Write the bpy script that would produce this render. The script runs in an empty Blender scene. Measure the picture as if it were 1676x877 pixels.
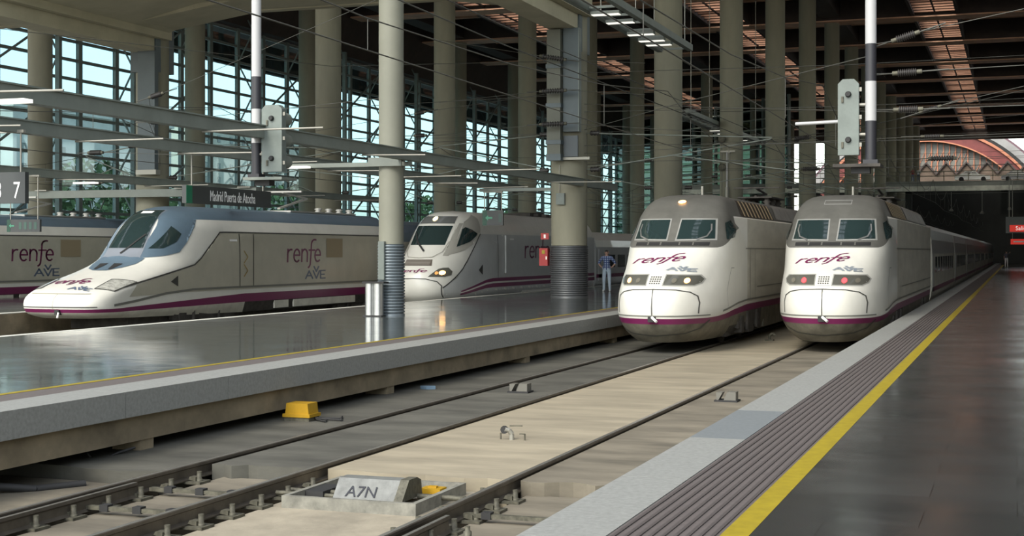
import bpy, bmesh, math, random
from mathutils import Vector, Matrix
from mathutils.bvhtree import BVHTree

# ------------------------------------------------------------------ camera, sky, sun, exposure
SC = bpy.context.scene
COL = SC.collection
# world: X across the tracks (right +), Y along the tracks (away +), Z up, rail tops at z = 0
cam_d = bpy.data.cameras.new('camera')
cam = bpy.data.objects.new('camera', cam_d)
COL.objects.link(cam)
cam.location = (0, 0, 2.544)
cam.rotation_euler = (math.pi / 2, 0, math.radians(19.387))
cam_d.sensor_width = 36.0
cam_d.lens = 36.0 * 2350 / 1676
cam_d.shift_y = -27.5 / 1676
cam_d.clip_end = 2000
SC.camera = cam

world = bpy.data.worlds.new('world')
SC.world = world
world.use_nodes = True
wn = world.node_tree
wn.nodes.clear()
sky = wn.nodes.new('ShaderNodeTexSky')
sky.sky_type = 'NISHITA'
sky.sun_disc = False
sky.sun_elevation = math.radians(50)
sky.sun_rotation = math.radians(200)
sky.air_density = 1.0
sky.dust_density = 1.6
sky.ozone_density = 1.5
bg = wn.nodes.new('ShaderNodeBackground')
bg.inputs[1].default_value = 0.48
wo = wn.nodes.new('ShaderNodeOutputWorld')
hs = wn.nodes.new('ShaderNodeHueSaturation')
hs.inputs['Saturation'].default_value = 0.5
wn.links.new(sky.outputs[0], hs.inputs['Color'])
wm = wn.nodes.new('ShaderNodeMix')
wm.data_type = 'RGBA'; wm.blend_type = 'MULTIPLY'; wm.inputs[0].default_value = 1.0
wm.inputs[7].default_value = (1.0, 0.98, 0.90, 1)          # warm haze over the whole sky
wn.links.new(hs.outputs[0], wm.inputs[6])
wn.links.new(wm.outputs[2], bg.inputs[0])
wn.links.new(bg.outputs[0], wo.inputs[0])

sun_d = bpy.data.lights.new('sun', 'SUN')
sun_d.energy = 2.0
sun_d.angle = math.radians(14)
sun_d.color = (1.0, 0.95, 0.85)
sun = bpy.data.objects.new('sun', sun_d)
COL.objects.link(sun)
SUN_DIR = Vector((0.16, 0.80, -0.57)).normalized()      # the way the light travels
sun.rotation_euler = SUN_DIR.to_track_quat('-Z', 'Y').to_euler()
sun.location = (-20, -60, 80)

SC.view_settings.view_transform = 'Standard'
SC.view_settings.look = 'None'
SC.view_settings.gamma = 1.0
SC.view_settings.use_curve_mapping = False
SC.view_settings.exposure = 0.12

# ------------------------------------------------------------------ materials
MATS = {}
def mat(name, col, rough=0.6, var=0.0, vscale=3.0, metal=0.0, bump=0.0, bscale=20.0, emit=None, estr=0.0, col2=None, stretch=None, spec=None, alpha=None, coat=0.0):
    if name in MATS: return MATS[name]
    m = bpy.data.materials.new(name); m.use_nodes = True
    nt = m.node_tree; b = nt.nodes['Principled BSDF']
    b.inputs['Base Color'].default_value = (*col, 1)
    b.inputs['Roughness'].default_value = rough
    b.inputs['Metallic'].default_value = metal
    if coat: b.inputs['Coat Weight'].default_value = coat
    if spec is not None: b.inputs['Specular IOR Level'].default_value = spec
    if emit:
        b.inputs['Emission Color'].default_value = (*emit, 1)
        b.inputs['Emission Strength'].default_value = estr
    tc = None
    def coords():
        nonlocal tc
        if tc is None:
            t = nt.nodes.new('ShaderNodeTexCoord')
            mp = nt.nodes.new('ShaderNodeMapping')
            if stretch: mp.inputs['Scale'].default_value = stretch
            nt.links.new(t.outputs['Object'], mp.inputs[0]); tc = mp.outputs[0]
        return tc
    if var > 0:
        n = nt.nodes.new('ShaderNodeTexNoise')
        n.inputs['Scale'].default_value = vscale; n.inputs['Detail'].default_value = 6; n.inputs['Roughness'].default_value = 0.62
        nt.links.new(coords(), n.inputs['Vector'])
        r = nt.nodes.new('ShaderNodeValToRGB')
        r.color_ramp.elements[0].position = 0.33; r.color_ramp.elements[1].position = 0.68
        c2 = col2 if col2 else tuple(min(1, c * (1 + var)) for c in col)
        c1 = tuple(c * (1 - var) for c in col)
        r.color_ramp.elements[0].color = (*c1, 1); r.color_ramp.elements[1].color = (*c2, 1)
        nt.links.new(n.outputs['Fac'], r.inputs[0]); nt.links.new(r.outputs[0], b.inputs['Base Color'])
    if bump > 0:
        n2 = nt.nodes.new('ShaderNodeTexNoise'); n2.inputs['Scale'].default_value = bscale; n2.inputs['Detail'].default_value = 4
        nt.links.new(coords(), n2.inputs['Vector'])
        bp = nt.nodes.new('ShaderNodeBump'); bp.inputs['Strength'].default_value = bump; bp.inputs['Distance'].default_value = 0.02
        nt.links.new(n2.outputs['Fac'], bp.inputs['Height']); nt.links.new(bp.outputs[0], b.inputs['Normal'])
    MATS[name] = m
    return m

def glass_pane(name, tint, refl=0.12):
    m = bpy.data.materials.new(name); m.use_nodes = True
    nt = m.node_tree; nt.nodes.clear()
    o = nt.nodes.new('ShaderNodeOutputMaterial'); mx = nt.nodes.new('ShaderNodeMixShader')
    t = nt.nodes.new('ShaderNodeBsdfTransparent'); t.inputs[0].default_value = (*tint, 1)
    g = nt.nodes.new('ShaderNodeBsdfGlossy'); g.inputs['Roughness'].default_value = 0.05
    mx.inputs[0].default_value = refl
    nt.links.new(t.outputs[0], mx.inputs[1]); nt.links.new(g.outputs[0], mx.inputs[2]); nt.links.new(mx.outputs[0], o.inputs[0])
    MATS[name] = m
    return m

def floor_mat(name, col, rough, tile, tile_amt=0.25, wave=0.04, spec=0.5):
    """polished granite: slabs a little unlike each other, slightly wavy surface"""
    m = bpy.data.materials.new(name); m.use_nodes = True
    nt = m.node_tree; b = nt.nodes['Principled BSDF']
    b.inputs['Specular IOR Level'].default_value = spec
    t = nt.nodes.new('ShaderNodeTexCoord')
    br = nt.nodes.new('ShaderNodeTexBrick')
    br.inputs['Scale'].default_value = 1.0; br.inputs['Brick Width'].default_value = tile[0]; br.inputs['Row Height'].default_value = tile[1]
    br.inputs['Mortar Size'].default_value = 0.004; br.inputs['Mortar Smooth'].default_value = 0.1; br.inputs['Bias'].default_value = 0.0
    br.inputs['Color1'].default_value = (*[c * (1 - tile_amt) for c in col], 1)
    br.inputs['Color2'].default_value = (*[c * (1 + tile_amt) for c in col], 1)
    br.inputs['Mortar'].default_value = (*[c * 0.45 for c in col], 1)
    nt.links.new(t.outputs['Object'], br.inputs['Vector'])
    n = nt.nodes.new('ShaderNodeTexNoise'); n.inputs['Scale'].default_value = 60; n.inputs['Detail'].default_value = 3
    nt.links.new(t.outputs['Object'], n.inputs['Vector'])
    mx = nt.nodes.new('ShaderNodeMix'); mx.data_type = 'RGBA'; mx.blend_type = 'OVERLAY'; mx.inputs[0].default_value = 0.35
    nt.links.new(br.outputs['Color'], mx.inputs[6]); nt.links.new(n.outputs['Color'], mx.inputs[7])
    nt.links.new(mx.outputs[2], b.inputs['Base Color'])
    n2 = nt.nodes.new('ShaderNodeTexNoise'); n2.inputs['Scale'].default_value = 0.9; n2.inputs['Detail'].default_value = 4
    nt.links.new(t.outputs['Object'], n2.inputs['Vector'])
    rr = nt.nodes.new('ShaderNodeMapRange'); rr.inputs[1].default_value = 0.3; rr.inputs[2].default_value = 0.7
    rr.inputs[3].default_value = rough * 0.7; rr.inputs[4].default_value = rough * 1.5
    nt.links.new(n2.outputs['Fac'], rr.inputs[0]); nt.links.new(rr.outputs[0], b.inputs['Roughness'])
    n3 = nt.nodes.new('ShaderNodeTexNoise'); n3.inputs['Scale'].default_value = 1.6; n3.inputs['Detail'].default_value = 2
    nt.links.new(t.outputs['Object'], n3.inputs['Vector'])
    bp = nt.nodes.new('ShaderNodeBump'); bp.inputs['Strength'].default_value = wave; bp.inputs['Distance'].default_value = 0.1
    nt.links.new(n3.outputs['Fac'], bp.inputs['Height']); nt.links.new(bp.outputs[0], b.inputs['Normal'])
    MATS[name] = m
    return m

WHITE = mat('white_paint', (0.68, 0.67, 0.61), 0.3, 0.05, 1.2, coat=0.25)
SILVER = mat('silver_grey_paint', (0.47, 0.48, 0.47), 0.38, 0.06, 1.0, coat=0.15)
SHADEDWHITE = mat('shaded_white_paint', (0.42, 0.40, 0.32), 0.38, 0.08, 1.1)  # white body paint with the side's shade put into the colour
ROOFGREY = mat('train_roof_grey', (0.115, 0.113, 0.10), 0.5, 0.15, 2.0)
BLUE = mat('steel_blue_paint', (0.105, 0.155, 0.20), 0.35, 0.08, 1.5)
PURPLE = mat('purple_stripe_paint', (0.15, 0.015, 0.075), 0.35)
DIRTY = mat('dirty_skirt_paint', (0.13, 0.118, 0.088), 0.65, 0.35, 2.5)
SEAM = mat('dark_seam', (0.05, 0.05, 0.045), 0.6)
GLASSDARK = mat('cab_glass', (0.02, 0.035, 0.035), 0.06, spec=0.7)
RUBBER = mat('black_rubber', (0.02, 0.02, 0.02), 0.7)
UNDER = mat('underframe_grime_and_shade', (0.045, 0.04, 0.034), 0.8, 0.4, 4.0)  # grime below the body; also paints the shade of open bogie gaps
STEEL = mat('brushed_steel', (0.45, 0.46, 0.46), 0.32, 0.08, 6.0, metal=0.85)
LAMPGLASS = mat('headlight_glass', (0.10, 0.10, 0.085), 0.12, spec=0.8)
AMBER = mat('lit_amber_lamp', (1, 0.6, 0.2), 0.4, emit=(1.0, 0.50, 0.16), estr=5.0)
REDLAMP = mat('lit_red_lamp', (0.9, 0.05, 0.05), 0.4, emit=(1.0, 0.05, 0.06), estr=3.0)
CHROME = mat('bare_metal', (0.6, 0.6, 0.58), 0.3, metal=0.8)
LETTERBLUE = mat('grey_blue_lettering', (0.10, 0.13, 0.19), 0.45)
CONCRETE = mat('column_concrete', (0.225, 0.215, 0.158), 0.75, 0.12, 0.9, bump=0.15, bscale=8, stretch=(1, 1, 0.25))
DECKCON = mat('deck_concrete', (0.46, 0.42, 0.30), 0.8, 0.12, 0.6)
BLUEGREY = mat('painted_steel_blue_grey', (0.085, 0.11, 0.12), 0.5, 0.1, 1.0)
GANTRY = mat('gantry_grey_green', (0.17, 0.19, 0.165), 0.5, 0.12, 1.5)
MULLION = mat('mullion_steel', (0.17, 0.20, 0.185), 0.5, 0.1, 2.0)
ROOFDARK = mat('roof_dark_panel', (0.055, 0.036, 0.028), 0.7, 0.2, 0.8)
ROOFBEAM = mat('roof_brown_beam', (0.78, 0.44, 0.28), 0.6, 0.2, 0.6)
SLAT = mat('roof_copper_slat', (0.26, 0.125, 0.07), 0.6, 0.2, 0.8)
WIRE = mat('weathered_wire', (0.07, 0.07, 0.06), 0.6)
TUBE = mat('galvanised_tube', (0.30, 0.29, 0.25), 0.45, metal=0.3)
INSUL = mat('dark_insulator', (0.035, 0.032, 0.03), 0.4)
LIGHTTUBE = mat('lit_tube_lamp', (0.9, 0.9, 0.85), 0.4, emit=(1.0, 0.97, 0.86), estr=0.9)
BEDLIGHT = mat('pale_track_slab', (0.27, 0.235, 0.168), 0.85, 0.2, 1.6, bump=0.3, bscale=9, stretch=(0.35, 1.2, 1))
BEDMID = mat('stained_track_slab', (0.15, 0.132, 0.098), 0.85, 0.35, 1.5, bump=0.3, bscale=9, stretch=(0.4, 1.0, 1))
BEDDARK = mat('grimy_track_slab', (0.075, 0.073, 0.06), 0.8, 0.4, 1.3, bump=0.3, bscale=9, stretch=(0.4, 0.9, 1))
RAILTOP = mat('rail_steel', (0.12, 0.105, 0.085), 0.42, 0.25, 5.0, metal=0.6)
FASTEN = mat('rusty_fastener', (0.10, 0.095, 0.07), 0.65, 0.4, 14.0, metal=0.3)
COPING = mat('coping_granite', (0.235, 0.24, 0.225), 0.6, 0.14, 22.0, bump=0.08, bscale=60)
COPINGDARK = mat('coping_granite_bluish', (0.155, 0.17, 0.175), 0.6, 0.1, 22.0)
EDGEBEAM = mat('edge_beam_concrete', (0.19, 0.155, 0.10), 0.85, 0.35, 1.5, bump=0.2, stretch=(1, 0.8, 1))
TACTILE = mat('tactile_purple_grey', (0.105, 0.09, 0.085), 0.65, 0.1, 18.0)
YELLOW = mat('yellow_line_paint', (0.27, 0.205, 0.008), 0.6, 0.15, 9.0)
FLOOR0 = floor_mat('dark_polished_granite', (0.040, 0.042, 0.040), 0.17, (1.2, 0.6), 0.12, 0.05, 0.4)
FLOOR1 = floor_mat('green_grey_polished_granite', (0.075, 0.085, 0.082), 0.085, (1.2, 0.6), 0.12, 0.035, 0.6)
RIBBED = mat('ribbed_metal_cladding', (0.11, 0.115, 0.12), 0.4, 0.1, 3.0, metal=0.5)
SIGNDARK = mat('sign_dark_grey', (0.045, 0.05, 0.05), 0.5)
SIGNWHITE = mat('sign_white', (0.8, 0.8, 0.78), 0.5)
GREEN = mat('sign_green', (0.01, 0.16, 0.08), 0.5)
RED = mat('sign_red', (0.30, 0.015, 0.015), 0.45)
REDLIT = mat('backlit_sign_red', (0.6, 0.03, 0.02), 0.5, emit=(1.0, 0.06, 0.04), estr=0.3)
POLEBLACK = mat('pole_black', (0.02, 0.02, 0.025), 0.45)
POLEWHITE = mat('pole_white', (0.40, 0.40, 0.40), 0.45)
SIGNALBOX = mat('signal_grey', (0.14, 0.165, 0.15), 0.5, 0.12, 4.0)
YELLOWBOX = mat('yellow_plastic', (0.38, 0.22, 0.008), 0.5, 0.1, 5.0)
GLASSW = glass_pane('wall_glass', (0.64, 0.80, 0.85), 0.08)
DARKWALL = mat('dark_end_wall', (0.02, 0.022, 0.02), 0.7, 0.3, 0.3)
EARTH = mat('outside_paving', (0.3, 0.29, 0.27), 0.9, 0.2, 0.2)
LOUVRE = mat('louvre_grey_green', (0.45, 0.47, 0.40), 0.5, 0.1, 1.0)
FOLIAGE = mat('foliage_green', (0.055, 0.10, 0.035), 0.8, 0.5, 1.2)
BARK = mat('bark', (0.10, 0.075, 0.05), 0.9)
SKIN = mat('skin', (0.42, 0.25, 0.18), 0.6)
HAIR = mat('dark_hair', (0.025, 0.02, 0.016), 0.7)

# ------------------------------------------------------------------ mesh helpers
class MB:
    def __init__(s): s.v = []; s.f = []; s.sm = []
    def add(s, vs, fs, smooth=False):
        o = len(s.v); s.v += [tuple(p) for p in vs]; s.f += [tuple(i + o for i in f) for f in fs]; s.sm += [smooth] * len(fs); return s
    def box(s, x0, x1, y0, y1, z0, z1):
        return s.add([(x0,y0,z0),(x1,y0,z0),(x1,y1,z0),(x0,y1,z0),(x0,y0,z1),(x1,y0,z1),(x1,y1,z1),(x0,y1,z1)],
                     [(0,3,2,1),(4,5,6,7),(0,1,5,4),(1,2,6,5),(2,3,7,6),(3,0,4,7)])
    def bar(s, a, b, w, h, up=(0,0,1)):
        a = Vector(a); b = Vector(b); d = (b - a).normalized(); u = Vector(up)
        r = d.cross(u)
        if r.length < 1e-4: r = d.cross(Vector((1,0,0)))
        r.normalize(); u = r.cross(d)
        vs = [p + r * sx * w / 2 + u * sz * h / 2 for p in (a, b) for sx, sz in ((-1,-1),(1,-1),(1,1),(-1,1))]
        return s.add(vs, [(0,1,2,3),(7,6,5,4),(0,4,5,1),(1,5,6,2),(2,6,7,3),(3,7,4,0)])
    def cyl(s, a, b, r, n=10, r2=None, cap=True):
        a = Vector(a); b = Vector(b); d = (b - a).normalized(); r2 = r if r2 is None else r2
        u = d.cross(Vector((0,0,1)))
        if u.length < 1e-4: u = Vector((1,0,0))
        u.normalize(); w = d.cross(u)
        vs = []
        for p, q in ((a, r), (b, r2)):
            for i in range(n):
                t = 2 * math.pi * i / n
                vs.append(p + (u * math.cos(t) + w * math.sin(t)) * q)
        s.add(vs, [(i, (i+1) % n, n + (i+1) % n, n + i) for i in range(n)], True)
        if cap: s.add(vs, [tuple(range(n-1, -1, -1)), tuple(range(n, 2*n))])
        return s
    def tube(s, pts, r, n=6):
        for a, b in zip(pts[:-1], pts[1:]): s.cyl(a, b, r, n)
        return s
    def lathe(s, prof, n=20, c=(0,0,0), axis='z', cap=True):
        vs = []
        for r, h in prof:
            for i in range(n):
                t = 2 * math.pi * i / n; x, y = r * math.cos(t), r * math.sin(t)
                p = (x, y, h) if axis == 'z' else ((h, x, y) if axis == 'x' else (x, h, y))
                vs.append((p[0]+c[0], p[1]+c[1], p[2]+c[2]))
        m = len(prof)
        s.add(vs, [(k*n+i, k*n+(i+1)%n, (k+1)*n+(i+1)%n, (k+1)*n+i) for k in range(m-1) for i in range(n)], True)
        if cap: s.add(vs, [tuple(range(n-1,-1,-1)), tuple(range((m-1)*n, m*n))])
        return s
    def prism(s, poly, h0, h1, axis='x'):
        """poly of 2-D points extruded along an axis; axis x: (y,z), y: (x,z), z: (x,y)"""
        n = len(poly)
        def P(p, h): return (h, p[0], p[1]) if axis == 'x' else ((p[0], h, p[1]) if axis == 'y' else (p[0], p[1], h))
        vs = [P(p, h0) for p in poly] + [P(p, h1) for p in poly]
        return s.add(vs, [tuple(range(n-1,-1,-1)), tuple(range(n, 2*n))] + [(i, (i+1)%n, n+(i+1)%n, n+i) for i in range(n)])
    def mesh(s, name):
        me = bpy.data.meshes.new(name); me.from_pydata(s.v, [], s.f); me.validate()
        if len(me.polygons) == len(s.sm): me.polygons.foreach_set('use_smooth', s.sm)
        bm = bmesh.new(); bm.from_mesh(me); bmesh.ops.recalc_face_normals(bm, faces=bm.faces); bm.to_mesh(me); bm.free()
        return me
    def build(s, name, m, parent=None, loc=None, sharp=None):
        me = s.mesh(name); me.materials.append(m)
        if sharp: me.set_sharp_from_angle(angle=math.radians(sharp))
        return link(name, me, parent, loc)

def link(name, data, parent=None, loc=None):
    o = bpy.data.objects.new(name, data); COL.objects.link(o)
    if parent is not None: o.parent = parent
    if loc is not None: o.location = loc
    return o
def tag(o, label, cat, group=None, kind=None):
    o['label'] = label; o['category'] = cat
    if group: o['group'] = group
    if kind: o['kind'] = kind
    return o
def struct(o, label=None):
    o['kind'] = 'structure'
    if label: o['label'] = label
    return o
def empty(name, loc=(0,0,0), rz=0.0):
    o = bpy.data.objects.new(name, None); COL.objects.link(o); o.location = loc; o.rotation_euler = (0, 0, rz); o.empty_display_size = 0.2
    return o
def copy_tree(o, parent=None):
    c = o.copy(); COL.objects.link(c); c.parent = parent
    for ch in list(o.children): copy_tree(ch, c)
    return c
def text_mesh(name, s, size, m, parent=None, extrude=0.004, align='CENTER', shear=0.0):
    cu = bpy.data.curves.new(name, 'FONT'); cu.body = s; cu.size = size; cu.extrude = extrude; cu.align_x = align; cu.align_y = 'CENTER'; cu.shear = shear; cu.resolution_u = 3
    tmp = bpy.data.objects.new(name, cu); COL.objects.link(tmp)
    dg = bpy.context.evaluated_depsgraph_get(); me = bpy.data.meshes.new_from_object(tmp.evaluated_get(dg))
    bpy.data.objects.remove(tmp); me.materials.clear(); me.materials.append(m)
    return link(name, me, parent)
# ------------------------------------------------------------------ large structure
PZ = 0.763                                   # platform height above the rails
ROWS = {'middle': -16.4, 'second': -35.2, 'glass': -53.9}
YK = [53.3 + 16.75 * k for k in range(-1, 13)]
ROOF_Z = 25.0
# ---- track beds (concrete slabs between and beside the rails); a lower open zone near the camera, raised infill beyond Y = 15.3
def slab(name, x0, x1, y0, y1, ztop, m, label, notch=None):
    b = MB(); zb = -0.75
    n = max(1, int((y1 - y0) / 6)); rnd = random.Random(name + str(x0))
    if 'raised infill' in label:                     # broken front edge
        m_ = 9; poly = [(x0 + (x1 - x0) * i / m_, y0 + rnd.uniform(-0.10, 0.10)) for i in range(m_ + 1)] + [(x1, y1), (x0, y1)]
        b.prism(poly, zb, ztop, 'z')
    else:
        b.box(x0, x1, y0, y1, zb, ztop)
    o = b.build(name, m); struct(o, label); return o
slab('track_bed_base', -13.2, -2.5, -6, 230, -0.42, BEDMID, 'concrete base below the near tracks')
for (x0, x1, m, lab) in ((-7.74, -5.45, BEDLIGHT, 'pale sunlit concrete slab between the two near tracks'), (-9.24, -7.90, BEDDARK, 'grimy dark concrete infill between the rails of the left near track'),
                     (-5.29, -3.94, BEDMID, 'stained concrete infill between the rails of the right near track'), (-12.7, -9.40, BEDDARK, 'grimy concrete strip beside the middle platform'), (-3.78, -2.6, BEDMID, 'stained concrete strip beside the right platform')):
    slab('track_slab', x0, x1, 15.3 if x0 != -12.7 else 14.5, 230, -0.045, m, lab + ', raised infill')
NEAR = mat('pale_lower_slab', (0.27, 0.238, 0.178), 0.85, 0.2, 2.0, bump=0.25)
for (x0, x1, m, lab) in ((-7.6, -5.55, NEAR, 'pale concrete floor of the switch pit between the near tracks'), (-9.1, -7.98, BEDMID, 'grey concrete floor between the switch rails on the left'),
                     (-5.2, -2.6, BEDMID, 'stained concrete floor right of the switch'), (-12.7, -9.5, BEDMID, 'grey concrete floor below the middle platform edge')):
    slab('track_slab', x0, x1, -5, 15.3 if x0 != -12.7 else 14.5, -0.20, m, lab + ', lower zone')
slab('track_bed_far', -28.2, -19.6, -5, 230, -0.1, BEDDARK, 'dark concrete bed of the far tracks')
slab('track_bed_middle', -23.6, -20.0, 45, 230, 0.155, BEDDARK, 'raised dark bed below the round-nosed train')
slab('track_bed_third', -46, -36.8, -5, 230, -0.1, BEDDARK, 'dark bed of the third pair of tracks')
slab('ground_outside', -400, -46, -60, 500, -0.3, EARTH, 'paving outside the glass wall')
slab('ground_behind', -400, 200, -200, -6.2, -0.3, EARTH, 'open yard at the mouth of the station')
slab('ground_beyond', -400, 200, 270, 700, -0.3, EARTH, 'ground beyond the station')

# ---- right platform
def coping_row(parent, xa, xb, ya, yb, L, zt, th, dark=()):
    me0 = MB().box(xa, xb, 0.006, L - 0.006, zt - th, zt).mesh('coping_slab'); me0.materials.append(COPING)
    me1 = me0.copy(); me1.materials.clear(); me1.materials.append(COPINGDARK)
    k = 0; y = ya
    while y < yb:
        link('coping_slab', me1 if k in dark else me0, parent, (0, y, 0)); y += L; k += 1
PR0, PR1 = -2.96, 14.0
p0 = struct(MB().box(PR0 + 0.06, PR1, -6, 222, -0.6, PZ - 0.012).build('platform_right', EDGEBEAM), 'concrete body of the right platform')
link('paving', MB().box(-1.60, PR1, -6, 222, PZ - 0.012, PZ).mesh('paving'), p0).data.materials.append(FLOOR0)
coping_row(p0, PR0, -2.43, 3.55, 222, 2.5, PZ, 0.24, dark=(4,))
tb = MB().box(-2.425, -1.76, -6, 222, PZ - 0.02, PZ - 0.004).build('tactile_strip', TACTILE, p0)
RIDGE = mat('tactile_ridge', (0.068, 0.058, 0.055), 0.6, 0.2, 30.0)
for i in range(9):
    x = -2.385 + i * 0.0735
    MB().box(x - 0.012, x + 0.012, -6, 222, PZ - 0.004, PZ + 0.004).build('tactile_ridge', RIDGE, tb)
MB().box(-1.757, -1.585, -6, 222, PZ - 0.004, PZ + 0.0015).build('yellow_line', YELLOW, p0)

# ---- middle platform (cantilevered edge, piers below)
PM0, PM1 = -20.2, -10.63
pm = struct(MB().box(PM0 + 0.45, PM1 - 2.2, -6, 215, -0.6, PZ - 0.14).build('platform_middle', EDGEBEAM), 'concrete core of the middle platform')
link('paving', MB().box(PM0 + 0.3, PM1 - 1.36, -6, 215, PZ - 0.14, PZ).mesh('paving'), pm).data.materials.append(FLOOR1)
coping_row(pm, PM1 - 0.72, PM1, -2.0, 215, 2.5, PZ, 0.33)
MB().box(PM1 - 1.24, PM1 - 0.722, -6, 215, PZ - 0.14, PZ - 0.003).build('tactile_strip', TACTILE, pm)
MB().box(PM1 - 1.36, PM1 - 1.24, -6, 215, PZ - 0.14, PZ + 0.001).build('yellow_line', YELLOW, pm)
MB().box(PM0, PM0 + 0.3, -6, 215, PZ - 0.3, PZ + 0.002).build('edge_strip', mat('pale_edge_strip', (0.62, 0.62, 0.56), 0.6, 0.1, 5.0), pm)
MB().box(PM1 - 2.2, PM1 - 0.1, -6, 215, PZ - 0.67, PZ - 0.335).build('edge_beam', EDGEBEAM, pm)
for k in range(14):
    y = 0.5 + k * 7.75
    MB().prism([(PM1 - 0.55, -0.5), (PM1 - 0.12, -0.28), (PM1 - 0.12, -0.04), (PM1 - 0.12, PZ - 0.67), (PM1 - 0.55, PZ - 0.67)], y, y + 0.3, 'y').build('pier', EDGEBEAM, pm)
# ---- second platform with its two edges
p2 = struct(MB().box(-36.9, -27.4, -6, 215, -0.6, PZ - 0.02).build('platform_second', EDGEBEAM), 'second platform beyond the far tracks')
link('paving', MB().box(-36.6, -27.7, -6, 215, PZ - 0.02, PZ).mesh('paving'), p2).data.materials.append(FLOOR1)
MB().box(-27.7, -27.4, -6, 215, PZ - 0.02, PZ + 0.002).build('edge_strip', MATS['pale_edge_strip'], p2)

# ---- columns
def ring_profile(r, z0, z1, n):
    pr = []
    h = (z1 - z0) / n
    for i in range(n):
        z = z0 + i * h; pr += [(r, z), (r, z + h * 0.62), (r - 0.03, z + h * 0.68), (r - 0.03, z + h * 0.94)]
    pr.append((r, z1)); return pr
ORD = ['nearest', 'second', 'third', 'fourth', 'fifth', 'sixth', 'seventh', 'eighth', 'ninth', 'tenth', 'eleventh', 'twelfth', 'thirteenth', 'fourteenth']
def column(x, y, r, z1, row, k, clad=True):
    e = empty('concrete_column', (x, y, 0))
    z0 = PZ if row != 'glass' else -0.3
    MB().lathe([(r, z0), (r, z1)], 28).build('shaft', CONCRETE, e)
    if clad:
        MB().lathe(ring_profile(r + 0.035, PZ, PZ + 2.0, 24), 28).build('ribbed_cladding', RIBBED, e)
    nm = {'middle': 'middle platform', 'second': 'second platform', 'glass': 'glass wall'}[row]
    tag(e, 'tall round concrete column, %s in the row along the %s' % (ORD[k], nm), 'column', 'columns along the ' + nm)
    return e
for row, x in ROWS.items():
    ks = [k for k in range(len(YK)) if k >= (1 if row != 'glass' else 2)]
    for n, k in enumerate(ks):
        column(x, YK[k], 0.70, ROOF_Z - 0.9, row, n, clad=(row == 'middle'))
colB = (ROWS['middle'], YK[1])
# the thinner column by the bin
e = empty('slim_column', (-16.4, 36.5, 0))
MB().lathe([(0.345, PZ), (0.345, ROOF_Z - 0.9)], 28).build('shaft', mat('slim_column_paint', (0.215, 0.215, 0.17), 0.6, 0.08, 0.8), e)
MB().lathe(ring_profile(0.38, PZ, PZ + 1.98, 24), 28).build('ribbed_cladding', mat('ribbed_blue_grey', (0.16, 0.19, 0.21), 0.4, 0.1, 3.0, metal=0.4), e)
MB().box(-0.19, -0.01, -0.46, -0.30, PZ + 1.0, PZ + 2.05).build('cable_cover', SIGNALBOX, e)
tag(e, 'slim round grey column with ribbed base beside the steel litter bin', 'column')

# ---- concrete deck above the left side (soffit, haunches, longitudinal beams)
dk = struct(MB().box(-62, -16.4, 41, 52.9, 12.6, 13.4).build('ceiling_deck', DECKCON), 'concrete deck soffit over the left side')
for x in (-35.2, -16.4):
    MB().box(x - 0.55, x + 0.55, 41, 53.9, 11.05, 11.6).build('deck_beam', DECKCON, dk)
    MB().box(x - 0.9, x + 0.9, 41, 53.4, 11.6, 13.4).build('deck_rib', DECKCON, dk)
    MB().box(x - 0.62, x + 0.62, 52.6, 54.0, 10.2, 13.4).build('column_head', BLUEGREY, dk)
    for sg in (-1, 1):
        if x == -16.4 and sg == 1: continue
        MB().prism([(x, 11.6), (x + sg * 1.2, 12.0), (x + sg * 5.5, 12.6), (x, 12.6)], 50.6, 53.2, 'y').build('haunch', DECKCON, dk)
        MB().prism([(x, 11.6), (x + sg * 1.2, 12.0), (x + sg * 4.0, 12.6), (x, 12.6)], 41, 50.6, 'y').build('haunch', DECKCON, dk)
MB().box(-62, -16.4, 52.9, 53.35, 12.55, 13.4).build('deck_edge', DECKCON, dk)

# ---- main roof: dark panels, transverse beams on every column line, longitudinal ribs, copper slat strips
RY0, RY1 = 22, 268
STRIPS = (-44.5, -25.8, -7.05, 11.6)
edges = [-72] + [v for xc in STRIPS for v in (xc - 2.0, xc + 2.0)] + [60]
rf = struct(MB().box(edges[0], edges[1], RY0, RY1, ROOF_Z + 0.9, ROOF_Z + 1.3).build('ceiling_roof', ROOFDARK), 'dark main roof of the train hall with open skylight strips')
for a, b_ in list(zip(edges[0::2], edges[1::2]))[1:]:
    MB().box(a, b_, RY0, RY1, ROOF_Z + 0.9, ROOF_Z + 1.3).build('roof_panel', ROOFDARK, rf)
for y in YK[1:] + [YK[-1] + 16.75]:
    if RY0 < y < RY1:
        for sy in (-1, 1):
            MB().box(-62, 60, y + sy * 0.9 - 0.28, y + sy * 0.9 + 0.28, ROOF_Z - 1.0, ROOF_Z + 0.9).build('roof_beam', ROOFDARK, rf)
        MB().box(-62, 60, y - 1.25, y + 1.25, ROOF_Z - 1.12, ROOF_Z - 1.0).build('beam_flange', ROOFBEAM, rf)
for x in (-53.9, -35.2, -16.4, 2.3, 21.0, 40):
    MB().box(x - 0.9, x + 0.9, RY0, RY1, ROOF_Z - 0.8, ROOF_Z + 0.9).build('roof_rib', ROOFDARK, rf)
slat_me = MB().box(-1.8, 1.8, -0.25, 0.25, -0.14, 0.14).mesh('slat'); slat_me.materials.append(SLAT)
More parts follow.
